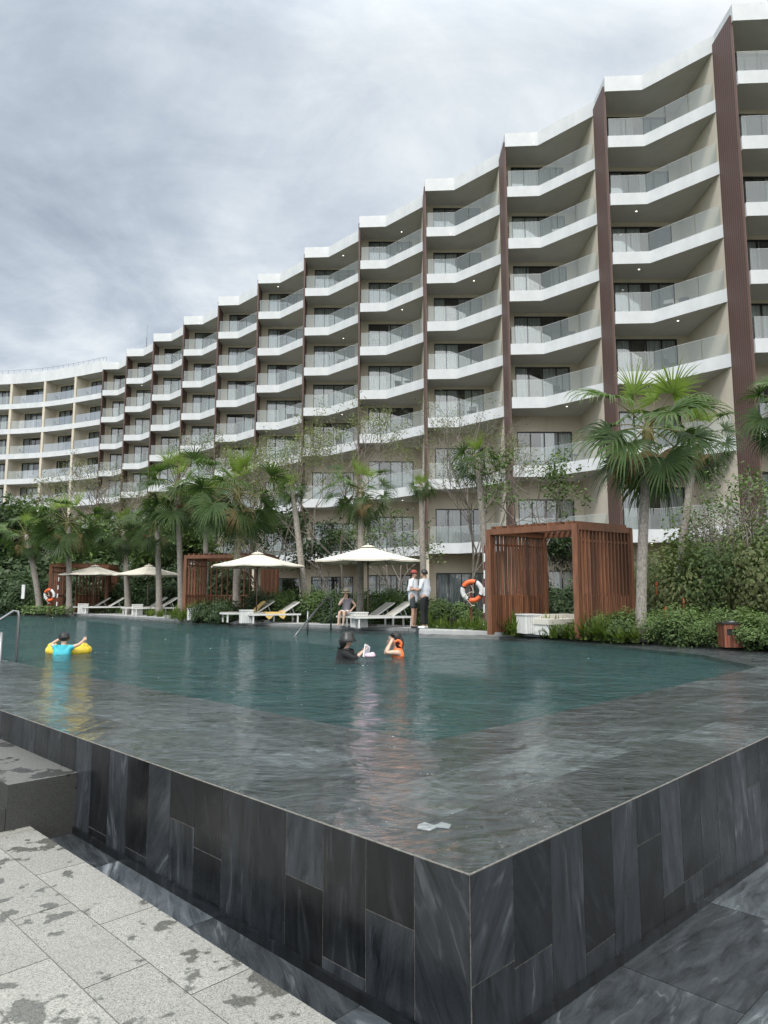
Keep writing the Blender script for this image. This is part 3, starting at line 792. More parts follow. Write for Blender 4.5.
def palm(px, pyc, pyb_px, Y, label, rpx, kind=0, r0=.13, r1=.10, rz=0, group='fan palms standing in the pool garden', small=False, bend=0.0):
    """crown centre at (px, pyc), trunk foot at column pyb_px on the garden ground, all at depth Y"""
    zc = Z(pyc, Y); xb = X(pyb_px, Y, 0); xt = X(px, Y, zc)
    root = empty('palm_tree', (xb, Y, .04)); tag(root, label, 'palm tree', group)
    mb = MB(); n = 12; dx = xt - xb; pts = []; rr = []
    for i in range(n+1):
        u = i / n; pts.append((dx * (u ** 1.25) + bend * math.sin(u*math.pi), 0, (zc - .04) * u)); rr.append((r0 * (1.35 - .35*min(1, u*6))) * (1-u) + r1 * u)
    mb.tube(pts, rr, 12); mb.build('trunk', M['palm_trunk'], root, True)
    me = (small_crowns if small else crowns)[kind % (2 if small else 3)]
    sc = (rpx * Y / F) / (1.72 if rpx > 60 else 1.6)
    c = link(bpy.data.objects.new('crown', me), root); c.location = (dx, 0, zc - .04); c.rotation_euler = (rnd.uniform(-.08,.08), rnd.uniform(-.08,.08), rz); c.scale = (sc, sc, sc)
    return root
palm(648, 428, 641, 16.2, 'large fan palm in front of the right slatted cabana panel', 80, 0, .125, .10, .4)
palm(697, 438, 676, 20.5, 'fan palm with a double pale trunk behind the tallest palm', 44, 1, .13, .10, 2.0)
palm(790, 405, 797, 13.5, 'fan palm half out of the picture at its right edge', 62, 2, .12, .10, 1.0)
palm(477, 458, 491, 21.5, 'young fan palm leaning beside the life ring stand', 40, 0, .13, .09, 0, small=True)
palm(421, 486, 424, 25.0, 'small fan palm right of the third umbrella with a straight trunk', 24, 1, .12, .09, 1, small=True)
palm(361, 490, 360, 24.6, 'fan palm rising behind the umbrella nearest the two standing men', 38, 1, .13, .09, 2.5)
palm(292, 487, 306, 27.5, 'young fan palm with bright top and trunk leaning left', 27, 0, .16, .09, .7, small=True)
palm(238, 492, 236, 28.5, 'broad fan palm at the front of the middle cabana', 52, 0, .16, .12, 3.0)
palm(177, 487, 181, 31.0, 'tall fan palm at the left corner of the middle cabana', 48, 2, .14, .11, 5)
palm(157, 522, 159, 35.0, 'shaded fan palm behind the gap of the two left umbrellas', 36, 1, .16, .12, 1.2)
palm(123, 530, 128, 37.5, 'shaded fan palm between the two left umbrellas', 30, 2, .17, .12, .2)
palm(68, 522, 69, 38.0, 'fan palm in front of the far left cabana', 38, 0, .16, .12, 4)
palm(26, 535, 40, 40.0, 'fan palm leaning left beside the far left cabana', 26, 1, .18, .12, 2)
palm(205, 500, 206, 36.0, 'fan palm standing behind the middle cabana', 34, 2, .15, .12, 3.3)

def branches(mb, p, d, L, r, depth, tips, spread=.55, up=.12, n=3, m=0):
    pts = [p]; q = Vector(p); dd = Vector(d)
    for i in range(4):
        dd = (dd + rv()*.16 + Vector((0,0,up*.4))).normalized(); q = q + dd * L/4; pts.append(q.copy())
    mb.tube(pts, [r*(1-.09*i) for i in range(5)], 6 if r > .03 else 4, m, .5, caps=False)
    if depth == 0: tips.append((pts[2], pts[4])); return
    for i in range(n):
        nd = (dd + rv().normalized()*spread + Vector((0,0,up))).normalized()
        branches(mb, pts[4] if i else pts[3], nd, L*rnd.uniform(.62, .85), r*.62, depth-1, tips, spread, up, n, m)
def tree(name, label, px, Y, pyb, pyt, seed, leafm, bark, lsize=.1, lpt=14, spread=.7, cat='tree', group=None, depth=4, r=.09, puff=.35, stems=1, up=.1):
    global rnd; keep = rnd; rnd = random.Random(seed)
    x = X(px, Y, .04); root = empty(name, (x, Y, .04)); tag(root, label, cat, group)
    ht = Z(pyt, Y) - .04; mb = MB(); tips = []
    L = ht * .36
    for k in range(stems):
        branches(mb, Vector((rnd.uniform(-.15,.15)*(k>0), 0, 0)), (Vector((0,0,1)) + rv()*.12*(1+stems)).normalized(), L, r, depth, tips, spread, up)
    mz = max(t[1].z for t in tips); k = ht / mz
    mb.v = [(a*k, b*k, c*k) for a, b, c in mb.v]
    mb.build('trunk', M[bark], root, True)
    lb = MB()
    for a, b in tips:
        a = a*k; b = b*k; tt = rnd.random()
        for i in range(lpt):
            p = a.lerp(b, rnd.random()) + rv() * puff; leafquad(lb, p, lsize * rnd.uniform(.6, 1.3), (rv() + Vector((0,0,.7))).normalized(), max(0,min(1, tt*.6 + .4*rnd.random())), .5)
    if lb.f: lb.build('crown', M[leafm], root)
    rnd = keep; return root
SG = None
tree('feathery_tree', 'almost bare feathery tree before the bay left of the ring stand', 466, 27.5, 600, 392, 4, 'olive', 'bark', .075, 11, .75, depth=5, r=.07, puff=.22, stems=2)
tree('feathery_tree', 'thin feathery tree with sparse leaves above the third umbrella', 338, 30.0, 600, 408, 9, 'olive', 'bark', .09, 20, .8, depth=5, r=.07, puff=.25, stems=2)
tree('feathery_tree', 'feathery tree with browning leaves between left umbrellas and wing', 108, 52.0, 600, 452, 14, 'olive', 'bark', .14, 9, .8, depth=5, r=.14, puff=.45, stems=2)
tree('feathery_tree', 'olive feathery tree behind the middle cabana palms', 240, 38.0, 600, 424, 21, 'olive', 'bark', .13, 13, .8, depth=5, r=.09, puff=.4, stems=2)
tree('leafy_tree', 'small dark tree in layered tiers above the right cabana', 538, 22.5, 600, 450, 31, 'bush', 'bark', .13, 22, .9, depth=4, r=.05, puff=.28)
tree('leafy_tree', 'light leafy tree behind the umbrella next to the men', 392, 28.5, 600, 505, 37, 'bush', 'bark', .13, 9, .8, depth=4, r=.05, puff=.35, stems=2)
tree('leafy_tree', 'leafy tree between leaning young palm and third umbrella', 322, 30.0, 600, 520, 41, 'dark_bush', 'bark', .17, 26, .8, depth=4, r=.05, puff=.4)
tree('leafy_tree', 'airy broadleaf tree over the hedge at the right', 728, 18.5, 600, 462, 53, 'bush', 'bark', .10, 15, .9, depth=4, r=.05, puff=.28, stems=2)
tree('leafy_tree', 'dark tree framed by the right cabana opening', 560, 23.0, 600, 528, 59, 'dark_bush', 'bark', .14, 26, .8, depth=4, r=.05, puff=.4, stems=2)
tree('leafy_tree', 'dark leafy tree behind the middle cabana right end', 262, 34.0, 600, 505, 61, 'dark_bush', 'bark', .2, 30, .8, depth=4, r=.07, puff=.5, stems=2)
tree('bare_tree', 'leafless twiggy tree against the rightmost brown fin', 702, 21.5, 600, 500, 67, 'olive', 'pale_bark', .05, 0, .7, depth=4, r=.07, stems=2)
for i, (px, Y, pyt, lb) in enumerate(((8, 50, 500, 'dense dark tree at the left edge of the garden'), (48, 54, 512, 'dense dark tree behind the leaning left palm'), (92, 50, 528, 'dense dark tree behind the far left cabana'), (135, 48, 520, 'dense dark tree behind the left umbrella pair'), (178, 44, 528, 'dense dark tree left of the middle cabana'), (-35, 46, 495, 'dense dark tree beyond the left edge of the picture'))):
    tree('garden_tree', lb, px, Y, 600, pyt, 100+i, 'dark_bush' if i % 2 else 'bush', 'bark', .34, 44, .95, depth=4, r=.14, puff=.95, stems=2, group='dense trees at the back left of the garden')

def bush_mesh(seed, n, size, mat, asp=.5, rad=(1, 1, .9)):
    global rnd; keep = rnd; rnd = random.Random(seed); mb = MB(); cloud(mb, (0, 0, .75), rad, n, size, 0, asp, clumps=70, shell=.45)
    me = mb.mesh('shrub', M[mat]); rnd = keep; return me
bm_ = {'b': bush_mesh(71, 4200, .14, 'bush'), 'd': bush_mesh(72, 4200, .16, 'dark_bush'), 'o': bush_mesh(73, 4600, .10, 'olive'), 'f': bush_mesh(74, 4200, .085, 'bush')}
def shrub(px, Y, s, k, label, sz=1.0, group=None, sy=1.0):
    o = link(bpy.data.objects.new('shrub', bm_[k])); o.location = (X(px, Y, 0), Y, -.05); o.scale = (s, s*sy, s*sz); o.rotation_euler = (0, 0, rnd.uniform(0, 6.28))
    tag(o, label, 'shrub', group); return o
# big hedge shrubs at the right
shrub(676, 19.5, 1.15, 'o', 'olive green shrub directly right of the tall palm trunk', 1.35)
shrub(716, 19.0, 1.15, 'f', 'tall fine leaved shrub in the middle of the right hedge', 1.4)
shrub(757, 18.5, 1.2, 'o', 'olive shrub above the wooden litter bin', 1.4)
shrub(806, 18.0, 1.3, 'f', 'tall shrub at the right end of the hedge', 1.4)
shrub(650, 21.0, 1.1, 'f', 'shrub behind the right cabana panel', 1.2)
shrub(700, 22.5, 1.2, 'b', 'broad shrub below the leafless twiggy tree', 1.6)
shrub(745, 22.0, 1.2, 'b', 'broad shrub under the airy broadleaf tree', 1.7)
shrub(790, 21.0, 1.3, 'd', 'dark shrub behind the right end of the hedge', 1.6)
hl = ['low hedge plant {} along the pool kerb'.format(w) for w in ('left of the tall palm foot', 'at the tall palm foot', 'right of the tall palm foot', 'halfway between palm and bin', 'just left of the wooden bin', 'right of the wooden bin', 'at the far right corner', 'behind the wooden bin')]
for i, (px, Y, s) in enumerate(((598, 17.3, .50), (622, 16.6, .55), (655, 16.2, .6), (684, 15.7, .6), (708, 15.2, .55), (765, 14.2, .55), (800, 13.6, .6), (735, 15.4, .6))):
    shrub(px, Y, s, 'b' if i % 2 else 'f', hl[i], .85, 'low hedge along the right pool kerb', 1.0)
for i, (px, Y, s, k, lb) in enumerate(((572, 20.8, .9, 'd', 'dark shrub inside the right cabana opening'), (540, 21.8, .9, 'd', 'dark shrub behind the left cabana panel'), (450, 23.0, .55, 'd', 'rounded clipped dark shrub left of the life ring'), (435, 22.6, .6, 'b', 'bright shrub right behind the standing men'), (466, 22.8, .55, 'b', 'bright shrub behind the life ring post'),
        (400, 24.6, .8, 'b', 'green shrub behind the front lounger backrests'), (375, 25.2, .8, 'b', 'green shrub behind the third umbrella pole'), (340, 25.8, .8, 'd', 'green shrub behind the seated woman'), (312, 26.6, .8, 'b', 'shrub beside the leaning young palm foot'), (285, 27.4, .8, 'b', 'shrub behind the yellow towel lounger'),
        (225, 27.6, .62, 'd', 'dark shrub with broad leaves left of the white side tables'), (205, 28.4, .55, 'd', 'small dark shrub at the middle cabana foot'), (260, 29.5, .85, 'd', 'dark shrub inside the middle cabana'), (425, 24.0, .65, 'd', 'dark shrub between the men and the garden'),
        (160, 39.0, 1.1, 'd', 'dark shrub behind the second umbrella'), (125, 41.5, 1.2, 'd', 'dark shrub between the left umbrellas'), (28, 42.0, 1.4, 'd', 'dark shrub left of the far left cabana'), (4, 43.0, 1.5, 'd', 'dark shrub at the left edge beside the white post'), (15, 46.0, 2.6, 'd', 'tall dark shrub mass behind the leaning palm'), (55, 47.0, 2.4, 'd', 'tall dark shrub behind the far left cabana posts'), (100, 46.0, 2.2, 'd', 'tall dark shrub behind the far left loungers'), (145, 44.0, 2.0, 'd', 'tall dark shrub behind the second lounger pair'), (185, 40.0, 1.8, 'd', 'tall dark shrub behind the middle cabana left post'), (222, 37.0, 1.6, 'd', 'tall dark shrub seen through the middle cabana slats'))):
    shrub(px, Y, s, k, lb)
# strap leaved tufts
def tuft_mesh(seed, n=70, L=.55, w=.022, mat='grassy'):
    global rnd; keep = rnd; rnd = random.Random(seed); mb = MB()
    for i in range(n):
        az = rnd.uniform(0, 6.28); el = rnd.uniform(.7, 1.5); r = rnd.uniform(0, .14); p = Vector((r*math.cos(az*3), r*math.sin(az*3), 0)); d = Vector((math.cos(az)*math.cos(el), math.sin(az)*math.cos(el), math.sin(el)))
        s = Vector((-math.sin(az), math.cos(az), 0)); LL_ = L * rnd.uniform(.6, 1.1); tt = rnd.random(); prev = None
        for k in range(6):
            u = k/5; ww = w * (1-u) ** .6 + .002; cur = (p - s*ww, p + s*ww)
            if prev: mb.quad([prev[0], prev[1], cur[1], cur[0]], 0, tt)
            prev = cur; p = p + d*LL_/5; d = (d + Vector((0,0,-.26*(u+.3)))).normalized()
    me = mb.mesh('grass_tuft', M[mat]); rnd = keep; return me
tm = [tuft_mesh(81), tuft_mesh(82, 60, .7, .03), tuft_mesh(83, 90, .45, .016)]
spots = [(508, 18.9), (517, 18.6), (545, 18.0), (553, 17.7), (560, 18.2), (567, 17.5), (575, 17.2), (583, 17.0), (590, 17.3), (598, 16.7), (606, 16.6), (612, 16.9), (620, 16.0), (548, 18.6), (585, 17.8), (635, 16.0), (665, 16.9), (690, 16.6), (715, 16.3), (740, 16.6),
  (432, 21.6), (440, 21.3), (448, 21.1), (456, 20.9), (464, 20.8), (478, 20.3), (488, 19.9), (497, 19.6), (430, 22.0), (460, 21.5), (471, 21.0), (500, 20.0),
  (182, 29.8), (190, 29.5), (198, 29.1), (206, 28.6), (214, 28.2), (175, 30.6), (160, 33), (150, 34), (52, 39.5), (46, 40), (40, 41), (33, 41), (25, 42), (15, 43), (5, 44), (60, 39.0), (-8, 45), (224, 27.8)]
wh = ['{} grass tuft near the {}'.format(a, b) for b in ('cabana slats', 'pool kerb', 'life ring stand', 'middle cabana', 'left poolside') for a in ('leaning', 'broad', 'short', 'pale', 'dense')]
for i, (px, Y) in enumerate(spots):
    o = link(bpy.data.objects.new('grass_tuft', tm[i % 3])); o.location = (X(px, Y, 0), Y, .03); s = rnd.uniform(.75, 1.15) * (1.3 if Y > 25 else 1); o.scale = (s, s, s*.9); o.rotation_euler = (0, 0, rnd.uniform(0, 6))
    wd = 'strap leaved grass tuft in the planting ' + ('right of the cabana along the pool kerb' if i < 20 else 'around the life ring stand' if i < 32 else 'along the far left poolside')
    tag(o, wd, 'plant', 'grass tufts ' + ('right' if i < 20 else 'ring stand' if i < 32 else 'left'))
# ground cover (nobody could count it)
gc = MB()
def cover(poly_pts, n, hgt, size):
    for i in range(n):
        px, Y = rnd.choice(poly_pts); px += rnd.uniform(-14, 14); Y += rnd.uniform(-.25, .8)
        p = Vector((X(px, Y, 0), Y, .04 + hgt * rnd.random() ** .8)); leafquad(gc, p, size * rnd.uniform(.6, 1.3), (rv() + Vector((0, -.3, 1))).normalized(), rnd.random(), .5)
cover([(x, 17.9 - (x-560)*.0178) for x in range(556, 800, 8)], 9000, .30, .085)
cover([(x, 21.6 - (x-430)*.026) for x in range(430, 505, 8)], 2600, .14, .07)
cover([(x, 30.8 - (x-178)*.075) for x in range(178, 225, 8)], 1400, .2, .1)
cover([(x, 43 - (x)*.09) for x in range(-20, 66, 8)], 2600, .45, .16)
cover([(x, 41.5 - (x-60)*.043) for x in range(60, 420, 10)], 6000, .35, .14)
cover([(x, 24.5) for x in range(395, 480, 8)], 3500, .55, .12)
go = gc.build('ground_cover_leaves', M['bush']); tag(go, 'low leafy ground cover between the shrubs', 'ground cover', kind='stuff')
# red flowers
for i, (px, py, Y, lb) in enumerate(((656, 607, 17.0, 'orange red flower just right of the tall palm trunk'), (674, 600, 17.4, 'orange red flower spike in the hedge right of the palm'), (663, 613, 16.9, 'small orange flower low in the hedge'), (648, 583, 17.6, 'tiny red flower high in the shrub beside the palm'))):
    mb = MB()
    for k in range(7): leafquad(mb, Vector((rnd.uniform(-.03,.03), rnd.uniform(-.03,.03), rnd.uniform(-.05,.05))), .06, rv().normalized(), .5)
    mb.tube([(0,0,-.3), (0,0,0)], .006, 4)
    o = mb.build('flower', M['red_flower']); o.location = (X(px, Y, Z(py, Y)), Y - .55, Z(py, Y)); tag(o, lb, 'flower')

# ------------------------------------------------------------------ cabanas
def cabana(fl, fr, dep, label, ht=2.78, ns=30):
    """fl, fr: front corners; dep: vector from the front to the back"""
    root = empty('cabana', (fl.x, fl.y, .06)); tag(root, label, 'cabana')
    o3 = Vector((fl.x, fl.y, 0)); A = Vector((0, 0, 0)); B = Vector((fr.x - fl.x, fr.y - fl.y, 0)); D = Vector((dep.x, dep.y, 0))
    def slats(name, a, b, n):
        mb = MB(); d = b - a
        for i in range(n):
            p = a + d * ((i + .5) / n)
            if i % 2 == 0: mb.obox(p + UP*.06, p + UP*(ht-.14), .085, .045, 0, rnd.random(), up=d.normalized())
            else: mb.obox(p + UP*.06, p + UP*1.0, .075, .045, 0, rnd.random(), up=d.normalized())
        for z in (.1, 1.02, ht - .4):
            mb.obox(a + UP*z, b + UP*z, .035, .05, 0, rnd.random())
        return mb.build(name, M['wood'], root)
    slats('slat_panel', A, A + D, ns); slats('slat_panel', B, B + D, ns); 
    for p in (A, B, A + D, B + D):
        mb = MB(); mb.obox(p, p + UP*ht, .14, .14, 0, .55, up=B.normalized()); mb.build('post', M['wood'], root, bevel=.006)
    mb = MB()
    for a, b in ((A, B), (A + D, B + D), (A, A + D), (B, B + D)): mb.obox(a + UP*(ht - .07), b + UP*(ht - .07), .12, .15, 0, .5)
    mb.build('top_beam', M['wood'], root)
    mb = MB()
    for i in range(15):
        u = (i + .5) / 15; mb.obox(A + B*u + UP*(ht + .045), A + B*u + D + UP*(ht + .045), .05, .07, 0, rnd.random())
    mb.build('roof_slats', M['wood'], root)
    return root, slats, A, B, D
def V2(px, Y): return Vector((X(px, Y, 0), Y))
a_ = V2(491, 18.6); b_ = V2(579, 17.0)
cabana(a_, b_, Vector((1.72, 1.15)), 'tall wooden slatted cabana nearest the camera with an open front')
r2, sl, A, B, D = cabana(V2(184, 30.2), V2(262, 29.4), Vector((.25, 2.3)), 'wooden slatted cabana behind the broad fan palm in the middle', 2.75, 14)
sl('slat_panel', A + D*.98, B + D*.98, 26)
r3, sl, A, B, D = cabana(V2(48, 38.9), V2(105, 40.2), Vector((-.3, 2.4)), 'far left wooden slatted cabana behind the second life ring', 2.75, 14)
sl('slat_panel', A*.6 + B*.4 + D*.2, B + D*.98, 26)
# day bed in the front cabana
bed = empty('daybed', (X(560, 18.4, .3), 18.6, .09), R(30)); tag(bed, 'low white daybed with a cream mattress inside the nearest cabana', 'daybed')
mb = MB(); mb.box(-.85, .85, -.55, .55, 0, .26); mb.build('base', M['white_frame'], bed, bevel=.02)
mb = MB(); mb.box(-.88, .88, -.58, .58, .264, .40); mb.build('mattress', M['cushion'], bed, bevel=.04)
mb = MB(); mb.box(-.2, .75, .1, .5, .404, .5); mb.build('pillow', M['cushion'], bed, bevel=.05)

# ribbed white side tables
def side_table(px, Y, label, s=1.0, z=.088):
    root = empty('side_table', (X(px, Y, z), Y, z), R(20), s); tag(root, label, 'side table', 'white ribbed side tables')
    mb = MB(); mb.box(-.2, .2, -.2, .2, 0.02, .44)
    for i in range(7):
        x = -.19 + i*.0633; mb.box(x-.018, x+.018, -.225, -.202, 0, .44); mb.box(x-.018, x+.018, .202, .225, 0, .44); mb.box(-.225, -.202, x-.018, x+.018, 0, .44); mb.box(.202, .225, x-.018, x+.018, 0, .44)
    mb.build('body', M['white_frame'], root)
    mb = MB(); mb.box(-.24, .24, -.24, .24, .443, .475); mb.build('top', M['white_frame'], root, bevel=.006); return root
side_table(529, 18.35, 'white ribbed side table at the entrance of the nearest cabana', 1.05, .112)
side_table(359, 22.3, 'white ribbed side table between the two loungers near the men', 1.0)
side_table(246, 25.6, 'white ribbed side table beside the yellow towel', 1.0)
side_table(193, 28.6, 'white ribbed side table at the foot of the middle cabana', 1.0)
side_table(137, 35.4, 'white ribbed side table under the second umbrella', 1.15)
side_table(83, 38.2, 'white ribbed side table under the far left umbrella', 1.15)

# ------------------------------------------------------------------ sun loungers
def make_lounger():
    root = empty('sun_lounger'); L, W, h = 2.0, .68, .32
    mb = MB()
    for s in (-1, 1): mb.obox((0, s*W/2, h), (L, s*W/2, h), .04, .06)
    for x in (.02, L-.02, 1.2): mb.obox((x, -W/2+.02, h), (x, W/2-.02, h), .04, .055)
    mb.build('frame', M['white_frame'], root)
    for x in (.12, L-.12):
        for s in (-1, 1):
            mb = MB(); mb.obox((x, s*(W/2-.03), h-.03), (x, s*(W/2-.03), 0), .05, .05); mb.build('leg', M['white_frame'], root)
    mb = MB(); mb.box(.03, 1.22, -W/2+.03, W/2-.03, h+.034, h+.05); mb.build('seat', M['mesh_fabric'], root)
    a = R(32); bx, bz = 1.24, h+.04; ex, ez = bx + .82*math.cos(a), bz + .82*math.sin(a)
    mb = MB(); mb.obox((bx, 0, bz), (ex, 0, ez), W-.06, .018, 0, .5); bk_ = mb.build('backrest', M['mesh_fabric'], root)
    mb = MB()
    for s in (-1, 1): mb.obox((bx, s*(W/2-.03), bz-.012), (ex, s*(W/2-.03), ez-.012), .035, .04)
    mb.obox((ex, -W/2+.02, ez-.01), (ex, W/2-.02, ez-.01), .035, .035); mb.obox((bx+.5*math.cos(a), -.2, bz+.5*math.sin(a)-.02), (bx+.55, -.2, h), .02, .02); mb.obox((bx+.5*math.cos(a), .2, bz+.5*math.sin(a)-.02), (bx+.55, .2, h), .02, .02)
    mb.build('backrest_frame', M['white_frame'], bk_); return root
proto = make_lounger()
LG = [(340, 387, 22.9, 22.9, 'rear sun lounger of the pair beside the men, where the woman sits', 26), (352, 412, 21.9, 22.2, 'front sun lounger of the pair beside the men, empty with raised back', 22),
      (222, 272, 26.2, 26.6, 'rear sun lounger of the yellow towel pair', 28), (248, 292, 25.4, 25.6, 'front sun lounger with a yellow towel hanging over it', 26),
      (122, 163, 35.9, 36.4, 'rear sun lounger under the second umbrella', 30), (132, 173, 35.0, 35.2, 'front sun lounger under the second umbrella', 30),
      (69, 106, 38.9, 39.4, 'rear sun lounger under the far left umbrella', 30), (82, 119, 38.0, 38.3, 'front sun lounger under the far left umbrella', 30)]
LPOS = []
for i, (p0, p1, Y0, Y1, lb, rz) in enumerate(LG):
    o = proto if i == 0 else copy_tree(proto)
    x0 = X(p0, Y0, .3); s = max(.95, min(1.12, (X(p1, Y1, .3) - x0) / (2.0 * math.cos(R(rz))))); 
    if i == 1: s = 1.0
    o.location = (x0, Y0, .088); o.rotation_euler = (0, 0, R(rz)); o.scale = (s, s, s); LPOS.append((x0, Y0, R(rz), s))
    tag(o, lb, 'sun lounger', 'sun loungers on the deck')
# yellow towel over the front lounger of the second pair
mb = MB(); n = 14
def tw(u, v):
    x = .55 + .75*u; z = .385 + (.0 if u < .93 else (u-.93)*.9) + .012*math.sin(u*17+v*5); y = -.42 + .80*v
    if v < .12: z -= (.12 - v) * (1.2 + .8*math.sin(u*9)); y = -.345
    return (x, y, z)
for i in range(n):
    for j in range(8):
        mb.quad([tw(i/n, j/8), tw((i+1)/n, j/8), tw((i+1)/n, (j+1)/8), tw(i/n, (j+1)/8)])
o = mb.build('towel', M['towel'], smooth=True); x0, y0, rz, s = LPOS[3]; o.location = (x0, y0, .088); o.rotation_euler = (0, 0, rz); tag(o, 'bright yellow towel spread over the front lounger of its pair', 'towel')
mb = MB(); n = 8
for i in range(n):
    for j in range(6):
        f = lambda u, v: (.9 + .7*u, -.3 + .6*v, .40 + (max(0, u-.5)*.75) + .02*math.sin(u*11 + v*7))
        mb.quad([f(i/n, j/6), f((i+1)/n, j/6), f((i+1)/n, (j+1)/6), f(i/n, (j+1)/6)])
o = mb.build('towel', M['towel'], smooth=True); x0, y0, rz, s = LPOS[2]; o.location = (x0, y0, .088); o.rotation_euler = (0, 0, rz); tag(o, 'crumpled yellow towel on the rear lounger back', 'towel')

# ------------------------------------------------------------------ umbrellas
def make_umbrella():
    root = empty('umbrella'); n = 8; Rr = 1.9; z0, z1 = 2.20, 2.72
    mb = MB(); rings = [0, .2, .45, .7, 1.0]
    def P(k, u):
        a = 2*math.pi*k/n + math.pi/8; sag = -.02*math.sin(u*math.pi); return Vector((Rr*u*math.cos(a), Rr*u*math.sin(a), z1 - (z1-z0)*(u**.92) + sag))
    for k in range(n):
        for i in range(len(rings)-1):
            for h in range(3):
                f = lambda u, t_: P(k, u).lerp(P(k+1, u), t_) - UP*(.025*u*math.sin(t_*math.pi))
                a, b = rings[i], rings[i+1]
                mb.quad([f(a, h/3), f(b, h/3), f(b, (h+1)/3), f(a, (h+1)/3)], 0, .5)
        f = lambda t_: P(k, 1).lerp(P(k+1, 1), t_) - UP*(.025*math.sin(t_*math.pi))
        for h in range(3):
            a, b = f(h/3), f((h+1)/3); mb.quad([a, b, b - UP*.05, a - UP*.05], 0)
    c_ = mb.build('canopy', M['canopy'], root)
    mb = MB(); mb.lathe([(0, z1+.10), (.02, z1+.09), (.02, z1+.03), (.12, z1+.02), (.24, z1-.03), (.25, z1-.045)], 0, 0, 12); mb.build('vent_cap', M['canopy'], c_)
    mb = MB(); mb.tube([(0,0,.05), (0,0,z1)], .028, 10); mb.build('pole', M['pole'], root, True)
    mb = MB(); mb.lathe([(0,.10), (.06,.10), (.07,.07), (.30,.055), (.32,.0)], 0, 0, 20); mb.build('base', M['black'], root, True)
    for k in range(n):
        mb = MB(); e = P(k, .98) - UP*.03; mb.obox(e, (0,0,z1-.08), .018, .025); mid = e.lerp(Vector((0,0,z1-.08)), .5); mb.obox(mid, (0,0,z1-.62), .014, .018); mb.build('rib', M['pole'], root)
    return root
up_ = make_umbrella()
for i, (px, Y, lb, s) in enumerate(((368, 23.2, 'cream umbrella over the loungers nearest the two men', .97), (257, 26.6, 'cream umbrella over the loungers with the yellow towel', .96), (148, 36.4, 'cream umbrella second from the left, beside the middle cabana', .94), (94, 39.3, 'cream umbrella in front of the far left cabana', .98))):
    o = up_ if i == 0 else copy_tree(up_); o.location = (X(px, Y, 1.5), Y, .088); o.scale = (s, s, s); o.rotation_euler = (0, 0, i*.3); tag(o, lb, 'umbrella', 'cream parasols on the sun deck')

# ------------------------------------------------------------------ life rings, poles, bin, lights, rails
M['orange'] = plain('ring_orange', (.85, .16, .05), .5, var=.08)
M['ringwhite'] = plain('ring_white', (.8, .8, .8), .5, var=.05)
M['redpost'] = plain('red_post', (.16, .03, .025), .5)
M['rope'] = plain('rope', (.55, .5, .45), .9)
def life_ring(px, py, Y, label, s=1.0):
    zc = Z(py, Y)
    rs = empty('ring_stand', (X(px, Y, .1), Y + .09, .04)); tag(rs, 'dark red post carrying the life ring ' + ('beside the nearest cabana' if px > 200 else 'by the far left cabana'), 'post')
    mb = MB(); mb.tube([(0, 0, 0), (0, 0, zc + .25*s - .04)], .035, 8); mb.build('post', M['redpost'], rs)
    mb = MB(); mb.box(-.16, .16, -.03, .03, zc + .18*s, zc + .26*s); mb.build('bracket', M['redpost'], rs)
    root = empty('life_ring', (X(px, Y, zc), Y - .05, zc), 0, s); root.rotation_euler = (R(8), R(12), R(-12)); tag(root, label, 'life ring')
    Rr, r = .29, .075
    def seg(a0, a1, mat, name):
        mb = MB(); k = 14; pts = [(Rr*math.cos(a0+(a1-a0)*i/k), 0, Rr*math.sin(a0+(a1-a0)*i/k)) for i in range(k+1)]
        mb.tube(pts, [r]*(k+1), 12); o = mb.build(name, mat, root, True); return o
    q = math.pi/2
    for j in range(4): seg(R(52) + j*q, R(52) + (j+1)*q, M['ringwhite'] if j % 2 else M['orange'], 'ring_segment') if False else None
    seg(R(80), R(165), M['orange'], 'ring_segment'); seg(R(165), R(255), M['ringwhite'], 'ring_segment'); seg(R(255), R(345), M['orange'], 'ring_segment'); seg(R(-15), R(80), M['ringwhite'], 'ring_segment')
    mb = MB()
    for a0 in (80, 165, 255, 345):
        c_ = Vector((Rr*math.cos(R(a0)), 0, Rr*math.sin(R(a0)))); d = Vector((-math.sin(R(a0)), 0, math.cos(R(a0)))); mb.tube([c_ - d*.025, c_ + d*.025], [r*1.05]*2, 12)
    mb.build('strap', M['black'], root, True)
    mb = MB(); pts = []
    for i in range(40):
        u = i/39; pts.append((-.12 + .25*math.sin(u*9)*(.5+.5*u) + .05, -.1, .12 - .62*u + .05*math.cos(u*20)))
    mb.tube(pts, .012, 5); mb.build('rope', M['rope'], root, True)
life_ring(472, 591, 21.6, 'orange and white life ring on its post beside the nearest cabana')
life_ring(50, 595, 38.6, 'small distant life ring by the far left cabana', 1.0)
def striped_pole(px, y0, y1, Y, label):
    zt = Z(y0, Y); root = empty('rescue_pole', (X(px, Y, .1), Y, .05)); tag(root, label, 'pole'); k = 10; h = (zt - .05) / k
    for i in range(k):
        mb = MB(); mb.tube([(.006*i, 0, h*i), (.006*(i+1), 0, h*(i+1))], .022 if Y < 30 else .035, 8); mb.build('band', M['redpost'] if i % 2 else M['ringwhite'], root)
striped_pole(484, 545, 622, 21.3, 'red and white striped rescue pole beside the nearest cabana')
striped_pole(56, 573, 612, 38.4, 'red and white striped rescue pole at the far left cabana')
o_ = empty('litter_bin', (X(737, 14.35, .1), 14.55, .04), R(-8)); tag(o_, 'square wooden litter bin at the pool kerb on the right', 'litter bin')
mb = MB(); W_ = .21
